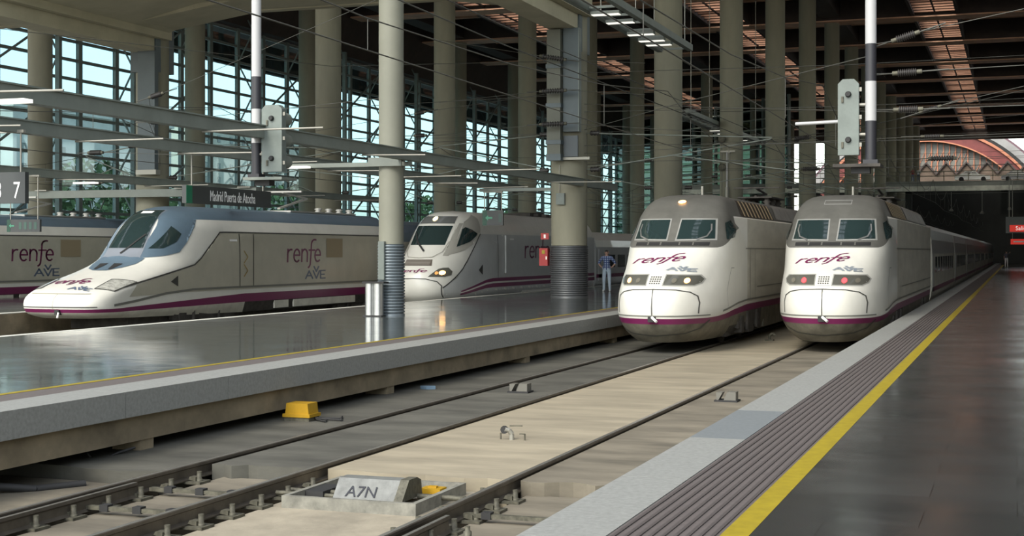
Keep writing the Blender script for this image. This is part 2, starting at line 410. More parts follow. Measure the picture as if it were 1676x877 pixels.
for xc in STRIPS:
    st = struct(MB().box(xc - 2.05, xc - 1.8, RY0, RY1, ROOF_Z - 1.0, ROOF_Z + 0.9).build('trim_1', ROOFDARK), 'side beam of a copper slat strip in the roof')
    st2 = MB().box(xc + 1.8, xc + 2.05, RY0, RY1, ROOF_Z - 1.0, ROOF_Z + 0.9).build('side_beam', ROOFDARK, st)
    MB().box(xc - 0.07, xc + 0.07, RY0, RY1, ROOF_Z - 0.86, ROOF_Z - 0.74).build('middle_bar', ROOFDARK, st)
    y = RY0 + 0.6
    while y < RY1 - 1:
        link('slat', slat_me, st, (xc, y, ROOF_Z - 0.6)); y += 1.395
# intermediate purlins seen between the strips
for y in YK[1:]:
    for q in (0.5,):
        MB().box(-62, 60, y + 16.75 * q - 0.2, y + 16.75 * q + 0.2, ROOF_Z - 0.1, ROOF_Z + 0.9).build('purlin', ROOFBEAM, rf)
MB().box(-72, 60, RY1 - 0.6, RY1 + 0.4, ROOF_Z - 2.6, ROOF_Z + 1.3).build('end_beam', ROOFDARK, rf)
MB().box(-72, -71.5, RY0, RY1, ROOF_Z - 4.5, ROOF_Z + 1.3).build('eave_fascia', ROOFDARK, rf)
MB().prism([(-62, ROOF_Z + 0.9), (-56.5, ROOF_Z + 0.9), (-59.3, 20.8), (-61.5, 20.4)], RY0, RY1, 'y').build('eave_haunch', ROOFDARK, rf)

# ---- glass wall on the left, parallel to the tracks
GX = -60.0; GZ0, GZ1 = 2.6, 20.5; GP = 4.1875; NR = 14
GY0 = 69.5; NB = 38
w1 = struct(MB().box(GX - 0.4, GX + 0.2, GY0 - 12, GY0 + NB * GP, -0.3, GZ0).build('window_1', mat('glass_wall_plinth', (0.16, 0.16, 0.13), 0.7, 0.2, 0.5)), 'tall glazed side wall of the hall')
pane_me = MB().box(-0.012, 0.012, 0.12, GP - 0.12, 0.05, (GZ1 - GZ0) / NR - 0.05).mesh('glass_pane'); pane_me.materials.append(GLASSW)
cells = [(i, j) for i in range(NB) for j in range(NR)]
RH = (GZ1 - GZ0) / NR
near = [c for c in cells if c[0] < 21]; rest = [c for c in cells if c[0] >= 21]
for i, j in near: link('glass_pane', pane_me, w1, (GX, GY0 + i * GP, GZ0 + j * RH))
mb = MB()
for i, j in rest:
    y, z = GY0 + i * GP, GZ0 + j * RH; mb.box(GX - 0.012, GX + 0.012, y + 0.12, y + GP - 0.12, z + 0.05, z + RH - 0.05)
mb.build('far_glass_panes', GLASSW, w1)['kind'] = 'stuff'
post_me = MB().box(-0.1, 0.16, -0.2, 0.2, GZ0, GZ1 + 0.4).mesh('post'); post_me.materials.append(MULLION)
chord_me = MB().box(-0.16, 0.16, -0.16, 0.16, GZ0, GZ1 + 0.4).mesh('truss_chord'); chord_me.materials.append(MULLION)
for i in range(NB + 1):
    link('post', post_me, w1, (GX, GY0 + i * GP, 0))
    if i % 2 == 0: link('truss_chord', chord_me, w1, (GX + 1.5, GY0 + i * GP, 0))
for j in range(NR + 1):
    z = GZ0 + j * RH
    MB().box(GX - 0.06, GX + 0.12, GY0, GY0 + NB * GP, z - 0.10, z + 0.10).build('transom', MULLION, w1)
for i in range(0, NB, 2):
    mb = MB(); y = GY0 + i * GP
    z = GZ0; k = 0
    while z < GZ1 - 1:
        mb.bar((GX + 0.1, y, z), (GX + 1.5, y, z + 2.5), 0.1, 0.1); mb.bar((GX + 1.5, y, z + 2.5), (GX + 0.1, y, z + 5.0), 0.1, 0.1); z += 5.1
    mb.build('truss_web', MULLION, w1)
    if i % 4 == 0:
        mb = MB(); z = GZ0 + (i % 8) * 0.6
        while z < GZ1 - 3:
            mb.bar((GX + 1.5, y, z), (GX + 1.5, y + 2 * GP, z + 5.0), 0.12, 0.12); z += 5.1
        mb.build('cross_brace', MULLION, w1)
MB().box(GX - 0.2, GX + 0.3, GY0 - 12, GY0 + NB * GP, GZ1 + 0.3, GZ1 + 1.3).build('head_beam', mat('green_grey_head_beam', (0.07, 0.11, 0.085), 0.5), w1)

# ---- louvred end wall set at an angle on the left
ang = math.radians(44.6)
w2 = struct(MB().box(0, 48, -0.15, 0.15, -0.3, 3.0).build('wall_end', MATS['glass_wall_plinth']), 'angled louvred end wall behind the columns')
w2.location = (-29.5, 197.5, 0); w2.rotation_euler = (0, 0, math.pi / 2 + ang)
for j in range(15):
    z = 3.0 + j * 1.38
    MB().prism([(0.5, z), (0.42, z), (-0.1, z + 0.25), (-0.1, z + 0.32), (0.5, z + 0.12)], 0, 48, 'x').build('louvre', LOUVRE, w2)
ep_me = MB().box(0.15, 5.85, -0.28, -0.25, 0.0, 1.375).mesh('glass_pane'); ep_me.materials.append(glass_pane('end_wall_glass', (0.16, 0.24, 0.20), 0.15))
for i in range(8):
    for j in range(15): link('glass_pane', ep_me, w2, (i * 6, 0, 3.0 + j * 1.38))
for i in range(9): MB().box(i * 6 - 0.15, i * 6 + 0.15, -0.3, 0.1, 3.0, 24).build('post', MULLION, w2)

# ---- dark end of the platforms below the road bridge
struct(MB().box(15, 15.5, -10, 230, -0.5, 12.5).build('blocker_wall_right', mat('blocker_wall_concrete', (0.12, 0.115, 0.09), 0.8, 0.15, 0.5)), 'unseen wall added right of the hall to block sky light')  # out of view, added to keep sky light off the train sides
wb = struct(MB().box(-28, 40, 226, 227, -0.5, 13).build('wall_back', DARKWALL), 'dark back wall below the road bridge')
# ------------------------------------------------------------------ trains
def pchip(xs, ys):
    n = len(xs); h = [xs[i+1]-xs[i] for i in range(n-1)]; d = [(ys[i+1]-ys[i])/h[i] for i in range(n-1)]
    m = [d[0]] + [0 if d[i-1]*d[i] <= 0 else 2*d[i-1]*d[i]/(d[i-1]+d[i]) for i in range(1, n-1)] + [d[-1]]
    def f(x):
        if x <= xs[0]: return ys[0]
        if x >= xs[-1]: return ys[-1]
        i = 0
        while x > xs[i+1]: i += 1
        t = (x-xs[i])/h[i]
        return (2*t**3-3*t*t+1)*ys[i]+(t**3-2*t*t+t)*h[i]*m[i]+(-2*t**3+3*t*t)*ys[i+1]+(t**3-t*t)*h[i]*m[i+1]
    return f
def lin(xs, ys):
    def f(x):
        if x <= xs[0]: return ys[0]
        for i in range(len(xs)-1):
            if x <= xs[i+1]: return ys[i] + (ys[i+1]-ys[i])*(x-xs[i])/(xs[i+1]-xs[i])
        return ys[-1]
    return f
def sstep(a, b, x):
    t = max(0, min(1, (x-a)/(b-a))); return t*t*(3-2*t)

class Hull:
    """nose-first body: for every height z a plan curve; y = distance behind the nose tip"""
    def __init__(s, ctrl, rear, zs, S, nt=18, zfun=None, part=None, mats=None, parent=None, sharp=32):
        zc = [c[0] for c in ctrl]
        f0 = pchip(zc, [c[1] for c in ctrl]); fW = pchip(zc, [c[2] for c in ctrl]); fL = pchip(zc, [c[3] for c in ctrl]); fp = lin(zc, [c[4] for c in ctrl])
        fr = lin([r[0] for r in rear], [r[1] for r in rear])
        grid = []
        for z in zs:
            row = []; s0, W, L, p = f0(z), fW(z), fL(z), fp(z)
            for j in range(nt+1):
                th = math.pi/2*j/nt
                x = W*math.sin(th)**(2/p); y = s0+L*(1-max(0, math.cos(th))**(2/p))
                row.append((x, y))
            for y in S: row.append((fr(z), y))
            grid.append([(x, y, zfun(z, x, y) if zfun else z) for x, y in row])
        nj = nt+1+len(S); parts = {}
        for sg in (1, -1):
            for i in range(len(zs)-1):
                for j in range(nj-1):
                    q = [grid[i][j], grid[i][j+1], grid[i+1][j+1], grid[i+1][j]]
                    k = part((zs[i]+zs[i+1])/2, j, nt, sum(p[1] for p in q)/4, sum(p[0] for p in q)/4)
                    parts.setdefault(k, MB()).add([(sg*a, b, c) for a, b, c in q], [(0,1,2,3)], True)
        # floor and rear closures go to the first part
        bot = [g for g in grid[0]]; mb = parts['body']
        mb.add([(x,y,z) for x,y,z in bot]+[(-x,y,z) for x,y,z in bot], [(j, j+1, nj+j+1, nj+j) for j in range(nj-1)])
        rr = [g[-1] for g in grid]; n = len(rr)
        mb.add([(x,y,z) for x,y,z in rr]+[(-x,y,z) for x,y,z in rr], [(j, j+1, n+j+1, n+j) for j in range(n-1)])
        s.obj = {}
        allv, allf = [], []
        for k, mb in parts.items():
            o = len(allv); allv += mb.v; allf += [tuple(i+o for i in f) for f in mb.f]
            me = bpy.data.meshes.new(k); me.from_pydata(mb.v, [], mb.f)
            bm = bmesh.new(); bm.from_mesh(me); bmesh.ops.remove_doubles(bm, verts=bm.verts, dist=0.0005)
            bmesh.ops.dissolve_degenerate(bm, edges=bm.edges, dist=0.0005)
            bmesh.ops.recalc_face_normals(bm, faces=bm.faces)
            # outward: normals point away from the axis
            c = Vector((0, 10, 2)); tot = sum((f.calc_center_median()-Vector((0, f.calc_center_median().y+0.6, 2))).dot(f.normal)*f.calc_area() for f in bm.faces)
            if tot < 0: bmesh.ops.reverse_faces(bm, faces=bm.faces)
            for f in bm.faces: f.smooth = True
            bm.to_mesh(me); bm.free(); me.materials.append(mats[k]); me.set_sharp_from_angle(angle=math.radians(sharp))
            s.obj[k] = link(k, me, parent)
        s.bvh = BVHTree.FromPolygons(allv, allf)
        s.parent = parent
    def project(s, me_bm, direction, off):
        d = Vector(direction).normalized()
        for v in me_bm.verts:
            hit = s.bvh.ray_cast(v.co - d*30, d)
            if hit[0] is None:
                nr = s.bvh.find_nearest(v.co); p, n = nr[0], nr[1]
            else: p, n = hit[0], hit[1]
            if n.dot(d) > 0: n = -n
            v.co = p + n*off*0.5 - d*off*0.5
    def decal(s, name, outline, direction, m, off=0.012, h=0.12, parent=None, mirror=False, polys=None):
        """flush piece cut to an outline (3-D points on any plane), laid on the body along a direction"""
        res = []
        for sg in ((1, -1) if mirror else (1,)):
            bm = bmesh.new()
            for poly in (polys if polys else [outline]):
                vs = [bm.verts.new((sg*p[0], p[1], p[2])) for p in poly]
                bm.faces.new(vs)
            bmesh.ops.triangulate(bm, faces=bm.faces)
            for _ in range(5):
                le = [e for e in bm.edges if e.calc_length() > h]
                if not le: break
                bmesh.ops.subdivide_edges(bm, edges=le, cuts=1); bmesh.ops.triangulate(bm, faces=bm.faces)
            d = Vector(direction); d.x *= sg
            s.project(bm, d, off)
            bmesh.ops.recalc_face_normals(bm, faces=bm.faces)
            for f in bm.faces:
                f.smooth = True
            if bm.faces and sum(f.normal.dot(d)*f.calc_area() for f in bm.faces) > 0: bmesh.ops.reverse_faces(bm, faces=bm.faces)
            me = bpy.data.meshes.new(name); bm.to_mesh(me); bm.free(); me.materials.append(m)
            res.append(link(name, me, parent or s.parent))
        return res
    def ribbon(s, name, pts, w, direction, m, off=0.013, parent=None, mirror=False, closed=False):
        """thin seam or line along 3-D points"""
        pts = [Vector(p) for p in pts]
        if closed: pts = pts+[pts[0]]
        d = Vector(direction).normalized(); polys = []
        for a, b in zip(pts[:-1], pts[1:]):
            t = (b-a); t -= d*t.dot(d)
            if t.length < 1e-5: continue
            n = t.normalized().cross(d)*w/2; e = t.normalized()*w*0.3
            polys.append([a-n-e, b-n+e, b+n+e, a+n-e])
        return s.decal(name, None, direction, m, off, 0.15, parent, mirror, polys)

# lettering drawn as strokes (x, y) with x-height 1
def arc(cx, cy, rx, ry, a0, a1, n=8):
    return [(cx+rx*math.cos(math.radians(a0+(a1-a0)*i/n)), cy+ry*math.sin(math.radians(a0+(a1-a0)*i/n))) for i in range(n+1)]
def letters_renfe():
    L = []
    L.append([(0, 0), (0, 1)]); L.append(arc(0.32, 0.62, 0.32, 0.36, 180, 75))
    def e(x): return [[(x, 0.52), (x+0.56, 0.52)], arc(x+0.29, 0.52, 0.29, 0.48, 0, 180, 8)+arc(x+0.3, 0.5, 0.3, 0.5, 180, 310, 8)[1:]]
    L += e(0.62)
    L.append([(1.42, 0), (1.42, 1)]); L.append(arc(1.70, 0.62, 0.28, 0.38, 180, 0)+[(1.98, 0)])
    L.append(arc(2.72, 1.45, 0.34, 0.36, 70, 180, 6)+[(2.36, 0.6), (2.32, 0.0)]+arc(2.0, -0.1, 0.32, 0.42, 0, -70, 4)[1:]); L.append([(2.14, 0.94), (2.75, 0.94)])
    L += e(2.78)
    return L, 3.36
def letters_ave():
    L = [[(0, 0), (0.42, 1), (0.84, 0)], [(0.2, 0.36), (0.64, 0.36)], [(0.9, 1), (1.28, 0), (1.66, 1)], [(1.0, 1.55), (1.28, 0.9), (1.56, 1.55)],
         [(2.35, 1), (1.8, 1), (1.8, 0), (2.35, 0)], [(1.8, 0.5), (2.25, 0.5)]]
    return L, 2.35
def stroke_polys(strokes, w):
    polys = []
    for st in strokes:
        for (a, b) in zip(st[:-1], st[1:]):
            dx, dy = b[0]-a[0], b[1]-a[1]; l = math.hypot(dx, dy)
            if l < 1e-6: continue
            tx, ty = dx/l*w*0.35, dy/l*w*0.35; nx, ny = -dy/l*w/2, dx/l*w/2
            polys.append([(a[0]-tx-nx, a[1]-ty-ny), (b[0]+tx-nx, b[1]+ty-ny), (b[0]+tx+nx, b[1]+ty+ny), (a[0]-tx+nx, a[1]-ty+ny)])
    return polys
def lettering(h, name, kind, origin, U, V, size, direction, m, slant=0.0, w=0.17, wx=1.0):
    """U, V unit directions of writing and up, origin = left end of the baseline"""
    L, wid = letters_renfe() if kind == 'renfe' else letters_ave()
    O, U, V = Vector(origin), Vector(U), Vector(V)
    polys = [[O+U*((x*wx+slant*y)*size)+V*(y*size) for x, y in p] for p in stroke_polys(L, w)]
    o = h.decal(name, None, direction, m, 0.016, 0.2, None, False, polys)[0]
    return o

def bogie(parent, y, w=1.25):
    for sy in (-1.35, 1.35):
        ax = MB().cyl((-0.8, y+sy, 0.46), (0.8, y+sy, 0.46), 0.08, 8).build('axle', UNDER, parent)
        for sx in (-1, 1):
            MB().lathe([(0.30, -0.05), (0.46, -0.05), (0.46, 0.05), (0.30, 0.05)], 18, (sx*0.76, y+sy, 0.46), 'x').build('wheel', UNDER, ax)
    f = MB()
    for sx in (-1, 1):
        f.box(sx*w-0.09, sx*w+0.09, y-1.8, y+1.8, 0.42, 0.62); f.box(sx*w-0.12, sx*w+0.12, y-0.4, y+0.4, 0.25, 0.8)
        for sy in (-1.35, 1.35): f.box(sx*w-0.13, sx*w+0.13, y+sy-0.2, y+sy+0.2, 0.3, 0.75)
        f.cyl((sx*(w+0.12), y-0.75, 0.35), (sx*(w+0.12), y-0.75, 0.85), 0.06, 8); f.cyl((sx*(w+0.12), y+0.75, 0.35), (sx*(w+0.12), y+0.75, 0.85), 0.06, 8)
    f.box(-w, w, y-0.3, y+0.3, 0.45, 0.7)
    f.build('bogie_frame', UNDER, parent)

def levels(a, b, n): return [a+(b-a)*i/n for i in range(n+1)]
def uniq(l):
    l = sorted(l); r = [l[0]]
    for x in l[1:]:
        if x-r[-1] > 1e-4: r.append(x)
    return r

def side_letters(h, x, y0, z, size, kind, m, name, w=0.17, wx=1.0, slant=0.0):
    # on the right-hand side (+x) reading along +y
    return lettering(h, name, kind, (x+1.0, y0, z), (0, 1, 0), (0, 0, 1), size, (-1, 0, 0), m, slant, w, wx)

# ---------------------------------------------------------------- older train with the blunt nose (two of them)
def train_blunt(x, y, lamp, label, cars):
    t = empty('high_speed_train', (x, y, 0))
    ctrl = [(0.24, .62, 1.00, 3.4, 2.3), (0.45, .30, 1.22, 3.4, 2.4), (0.78, .08, 1.36, 3.4, 2.5), (0.95, .02, 1.40, 3.4, 2.5), (1.15, 0, 1.41, 3.5, 2.5), (1.45, .06, 1.41, 3.6, 2.5),
            (1.75, .32, 1.41, 3.7, 2.5), (2.05, .82, 1.41, 3.5, 2.6), (2.35, 1.40, 1.41, 2.9, 2.8), (2.62, 1.86, 1.40, 2.4, 3.0), (3.0, 2.35, 1.33, 1.95, 3.0), (3.45, 2.85, 1.25, 1.45, 3.2),
            (3.72, 3.25, 1.14, 1.05, 3.0), (3.92, 3.62, 1.02, .9, 2.8), (4.05, 4.1, .86, .7, 2.4), (4.12, 4.7, 0.55, .5, 2.2), (4.13, 5.0, 0.0, .3, 2.0)]
    rear = [(0.24, 1.25), (0.5, 1.36), (1.0, 1.41), (3.45, 1.41), (3.5, 1.26), (3.95, 1.05), (4.05, .9), (4.12, 0.55), (4.13, 0)]
    zs = uniq(levels(0.24, 0.72, 4)+[0.72, 0.86, 0.90, 0.96]+levels(0.96, 2.64, 17)+levels(2.64, 3.45, 9)+[3.5]+levels(3.5, 4.05, 6)+[4.09, 4.12, 4.13])
    def zfun(z, X, Y):
        r = 0.20*sstep(1.0, 5.5, Y)*max(0, 1-abs(z-0.86)/0.6)
        r += 0.55*max(0, min(1, 1-abs(z-2.62)/0.7))*sstep(2.4, 4.3, Y)*sstep(5.6, 4.5, Y) if Y < 5.6 else 0
        return z+r
    def part(z, j, nt, Y, X):
        if z < 0.72: return 'bogie_gap_shade' if 4.6 < Y < 8.0 else 'skirt'  # dark of the open bogie gap painted flush on the skirt
        if z < 0.86: return 'purple_stripe'
        if 0.90 < z < 0.96: return 'body'
        if z < 0.90: return 'body'
        if z > 3.5: return 'roof'
        if z > 2.64 and j < nt: return 'roof'
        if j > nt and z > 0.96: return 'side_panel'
        return 'body'
    h = Hull(ctrl, rear, zs, [5.5, 6.5, 8, 10, 12, 14, 17, 20, 22.0], 20, zfun, part, {'body': WHITE, 'skirt': DIRTY, 'purple_stripe': PURPLE, 'roof': ROOFGREY, 'bogie_gap_shade': UNDER, 'side_panel': mat('shaded_dusty_side_paint', (0.47, 0.45, 0.38), 0.45, 0.14, 1.4, stretch=(1, 0.4, 1.6))}, t, 40)  # side_panel colour holds the flank's shade as well as dust
    F = (0, 1, 0)
    def fr(pts): return [(px, 0, pz) for px, pz in pts]
    # cab windows, frames, side quarter lights
    for sg in (-1, 1):
        fo = h.decal('window_frame', [(sg*px, 0, pz) for px, pz in ((0.10, 2.81), (1.12, 2.83), (1.04, 3.41), (0.12, 3.41))], F, mat('frame_grey', (0.30, 0.30, 0.28), 0.4), 0.014)[0]
        h.decal('windscreen', [(sg*px, 0, pz) for px, pz in ((0.14, 2.85), (1.07, 2.87), (1.0, 3.375), (0.155, 3.375))], F, GLASSDARK, 0.022, parent=fo)
        so = h.decal('side_window', [(sg*3, a, b) for a, b in ((3.0, 2.86), (3.6, 2.92), (3.95, 3.2), (3.75, 3.38), (3.3, 3.3))], (-sg, 0, 0), GLASSDARK, 0.018)
    MBL = [(-0.98, 2.69), (0.98, 2.69), (0.98, 2.78), (-0.98, 2.78)]
    vo = h.decal('vent_slot', fr(MBL), F, RUBBER, 0.016)[0]
    for px in (-0.6, -0.25, 0.25, 0.6): h.decal('vent_divider', fr([(px-0.02, 2.69), (px+0.02, 2.69), (px+0.02, 2.78), (px-0.02, 2.78)]), F, ROOFGREY, 0.026, parent=vo)
    # wipers
    for sg in (-1, 1):
        h.ribbon('wiper', [(sg*0.66, 0, 2.84), (sg*0.88, 0, 2.93), (sg*0.95, 0, 3.1), (sg*0.93, 0, 3.25)], 0.035, F, CHROME, 0.04)
    # headlights with lamps, grille between them
    for sg in (-1, 1):
        hl = h.decal('headlight', [(sg*px, 0, pz) for px, pz in ((0.225, 1.695), (0.90, 1.69), (1.02, 1.75), (1.06, 1.84), (0.97, 1.925), (0.24, 1.94))], F, LAMPGLASS, 0.014)[0]
        h.decal('headlight_rim', None, F, mat('rim_grey', (0.30, 0.30, 0.27), 0.5), 0.011, polys=[[(sg*px, 0, pz) for px, pz in ((0.20, 1.67), (0.91, 1.665), (1.045, 1.73), (1.09, 1.84), (0.99, 1.95), (0.215, 1.965))]])
        cx = sg*(0.74 if lamp is AMBER else 0.50)
        h.decal('lamp', [(cx+0.065*math.cos(a*math.pi/6), 0, 1.80+0.065*math.sin(a*math.pi/6)) for a in range(12)], F, lamp, 0.03, parent=hl)
        cx = sg*(0.46 if lamp is AMBER else 0.80)
        h.decal('lamp', [(cx+0.06*math.cos(a*math.pi/6), 0, 1.80+0.06*math.sin(a*math.pi/6)) for a in range(12)], F, mat('unlit_lamp', (0.16, 0.15, 0.12), 0.25), 0.03, parent=hl)
    gr = h.decal('grille', fr([(-0.17, 1.675), (0.17, 1.675), (0.17, 1.945), (-0.17, 1.945)]), F, WHITE, 0.016)[0]
    polys = [[(-0.135+i*0.058+a, 0, 1.715+k*0.052+b) for a, b in ((0, 0), (0.036, 0), (0.036, 0.028), (0, 0.028))] for i in range(5) for k in range(4)]
    h.decal('grille_holes', None, F, SEAM, 0.024, parent=gr, polys=polys)[0]['kind'] = 'stuff'
    # coupler doors: outline and centre split
    dj = [(-1.02, 0.99), (-1.04, 1.25), (-1.0, 1.42), (-0.85, 1.52), (-0.55, 1.575), (0, 1.59), (0.55, 1.575), (0.85, 1.52), (1.0, 1.42), (1.04, 1.25), (1.02, 0.99)]
    h.ribbon('coupler_door_seam', fr(dj), 0.022, F, SEAM); h.ribbon('coupler_door_split', fr([(0, 1.59), (0, 0.9)]), 0.024, F, SEAM)
    h.ribbon('lower_seam', fr([(-1.2, 0.93), (-0.6, 0.93), (0, 0.93), (0.6, 0.93), (1.2, 0.93)]), 0.03, F, mat('grey_line', (0.16, 0.16, 0.14), 0.5))
    h.ribbon('apron_seam', fr([(-1.18, 0.8), (-1.0, 0.6), (-0.7, 0.48), (0, 0.42), (0.7, 0.48), (1.0, 0.6), (1.18, 0.8)]), 0.025, F, SEAM)
    k = MB(); k.cyl((0.02, -0.06, 0.90), (0.16, -0.16, 0.80), 0.035, 10); k.build('coupler_pin', mat('pin_white', (0.8, 0.8, 0.76), 0.4), t)
    kb = MB(); kb.box(-0.09, 0.09, -0.04, 0.1, 0.78, 0.92); kb.build('coupler_recess', RUBBER, t)
    # grey waist line, side panels, doors
    for sg in (1, -1):
        D = (-sg, 0, 0)
        h.ribbon('waist_line', [(sg*3, a, b) for a, b in ((2.2, 1.0), (4.0, 1.14), (5.5, 1.19), (22, 1.19))], 0.05, D, MATS['grey_line'], 0.012)
        h.ribbon('panel_line', [(sg*3, a, 2.62) for a in (5.2, 10, 16, 21.8)], 0.03, D, MATS['grey_line'], 0.012)
        h.ribbon('panel_line', [(sg*3, a, 1.52) for a in (7.0, 12, 16, 21.8)], 0.03, D, MATS['grey_line'], 0.012)
        h.ribbon('door_seam', [(sg*3, 5.9, 2.62), (sg*3, 5.9, 1.2)], 0.03, D, SEAM); h.ribbon('door_seam', [(sg*3, 6.7, 2.62), (sg*3, 6.7, 1.2)], 0.03, D, SEAM)
        h.ribbon('hatch_seam', [(sg*3, a, b) for a, b in ((2.7, 1.1), (2.6, 1.5), (3.2, 2.1), (3.5, 2.1))], 0.018, D, MATS['grey_line'], 0.012)
        lv = h.decal('louvre_panel', [(sg*3, a, b) for a, b in ((5.4, 3.52), (11.2, 3.52), (10.9, 3.98), (5.6, 3.98))], D, mat('louvre_dark', (0.05, 0.04, 0.03), 0.6), 0.014)[0]
        for i in range(9):
            yy = 5.8+i*0.6; h.decal('louvre_rib', [(sg*3, a, b) for a, b in ((yy, 3.53), (yy+0.2, 3.53), (yy+0.2, 3.96), (yy, 3.96))], D, mat('louvre_rib', (0.5, 0.38, 0.22), 0.5), 0.03, parent=lv)
        h.decal('roof_shield', [(sg*3, a, b) for a, b in ((11.6, 3.55), (21.5, 3.55), (21.0, 4.0), (11.9, 4.0))], D, mat('roof_panel_grey', (0.22, 0.21, 0.19), 0.5, 0.2, 2), 0.02)
    # lettering on the nose
    lettering(h, 'renfe_lettering', 'renfe', (-0.84, 0, 2.225), (0.998, 0, 0.055), (0, 0, 1), 0.105, F, PURPLE, 1.3, 0.165, 3.55)
    lettering(h, 'ave_lettering', 'ave', (0.20, 0, 2.06), (1, 0, -0.06), (0, 0, 1), 0.072, F, mat('pale_blue_grey_lettering', (0.22, 0.25, 0.28), 0.45), 0.0, 0.25, 3.9)
    # roof lamp, antenna, marker plate
    if lamp is AMBER:
        h.decal('roof_lamp', [(0.0+0.11*math.cos(a*math.pi/6), 0, 3.86+0.05*math.sin(a*math.pi/6)) for a in range(12)], F, AMBER, 0.05)
    else:
        h.ribbon('marker_plate', fr([(-0.36, 3.82), (0.36, 3.82), (0.36, 3.93), (-0.36, 3.93)]), 0.02, F, MATS['frame_grey'], closed=True)
    MB().cyl((0.25, 4.9, 4.1), (0.25, 4.9, 4.36), 0.035, 8).build('antenna', TUBE, t)
    b = MB(); b.box(-1.1, 1.1, 3.9, 21.8, 0.22, 0.6); b.build('underframe', UNDER, t)
    bogie(t, 6.3); bogie(t, 18.0)
    for sg in (1, -1):
        MB().box(sg*1.30-0.04, sg*1.30+0.04, 8.6, 15.8, 0.28, 0.78).build('side_skirt', DIRTY, t)
    # pantograph gear
    g = MB()
    for yy in (15, 16.2, 17.4): g.lathe([(0.10, 4.1), (0.14, 4.14), (0.08, 4.2), (0.14, 4.26), (0.08, 4.32), (0.1, 4.38)], 10, (0.4, yy, 0)); g.lathe([(0.10, 4.1), (0.14, 4.14), (0.08, 4.2), (0.14, 4.26), (0.08, 4.32), (0.1, 4.38)], 10, (-0.4, yy, 0))
    g.box(-0.6, 0.6, 14.8, 17.7, 4.38, 4.43); g.bar((0, 15, 4.45), (0, 17.3, 4.6), 0.08, 0.06); g.bar((0, 17.3, 4.6), (0, 15.2, 4.72), 0.06, 0.05); g.bar((-0.8, 15.2, 4.75), (0.8, 15.2, 4.75), 0.08, 0.05)
    g.build('pantograph', UNDER, t)
    # trailer cars
    yy = 22.35
    for i in range(cars):
        Lc = 21.6 if i == 0 else 18.5
        car_blunt(t, yy, Lc, i); yy += Lc+0.25
    tag(t, label, 'train', 'two blunt-nosed white trains')
    return t

CARPROF = [(0.0, 0.35), (1.25, 0.35), (1.40, 0.75), (1.45, 1.1), (1.45, 2.45), (1.42, 3.0), (1.33, 3.40), (1.08, 3.62), (0.5, 3.72), (0.0, 3.74)]
def extrude_car(prof, y0, y1, band):
    mb = MB(); n = len(prof)
    for a in range(n-1):
        zmid = (prof[a][1]+prof[a+1][1])/2
        if not band(zmid): continue
        for sg in (1, -1):
            p, q = prof[a], prof[a+1]
            mb.add([(sg*p[0], y0, p[1]), (sg*p[0], y1, p[1]), (sg*q[0], y1, q[1]), (sg*q[0], y0, q[1])], [(0,1,2,3)], True)
    return mb
def cap_car(mb, prof, ys):
    poly = prof+[(-x, z) for x, z in prof[-2:0:-1]]
    for y in ys: mb.add([(x, y, z) for x, z in poly], [tuple(range(len(poly)))])
CARGREY = mat('trailer_grey_paint', (0.31, 0.31, 0.30), 0.35, 0.08, 1.0)
CARWIN = mat('trailer_window_glass', (0.03, 0.035, 0.04), 0.08, spec=0.8)
def car_blunt(t, y, Lc, i):
    mb = extrude_car(CARPROF, y, y+Lc, lambda z: z < 2.6); cap_car(mb, CARPROF, (y, y+Lc)); b = mb.build('trailer_car', MATS['shaded_dusty_side_paint'], t, sharp=35)  # car sides share the shade-darkened white of the power car
    extrude_car(CARPROF, y, y+Lc, lambda z: z > 2.6).build('car_roof', CARGREY, b, sharp=35)
    MB().box(-1.2, 1.2, y-0.3, y, 0.6, 3.3).build('gangway', RUBBER, b)
    for sg in (1, -1):
        x0, x1 = (1.44, 1.462) if sg > 0 else (-1.462, -1.44)
        MB().box(x0, x1, y+0.4, y+Lc-0.4, 0.95, 1.12).build('purple_stripe', PURPLE, b)
        MB().box(x0, x1, y+0.4, y+1.25, 0.9, 2.42).build('door', CARGREY, b)
        n = int((Lc-4)/2.0)
        for k in range(n):
            yy = y+2.2+k*(Lc-4.2)/n
            MB().box(x0, x1, yy, yy+1.55, 1.68, 2.32).build('window', CARWIN, b)
    MB().box(-1.1, 1.1, y+0.5, y+Lc-0.5, 0.16, 0.5).build('underframe', UNDER, b)

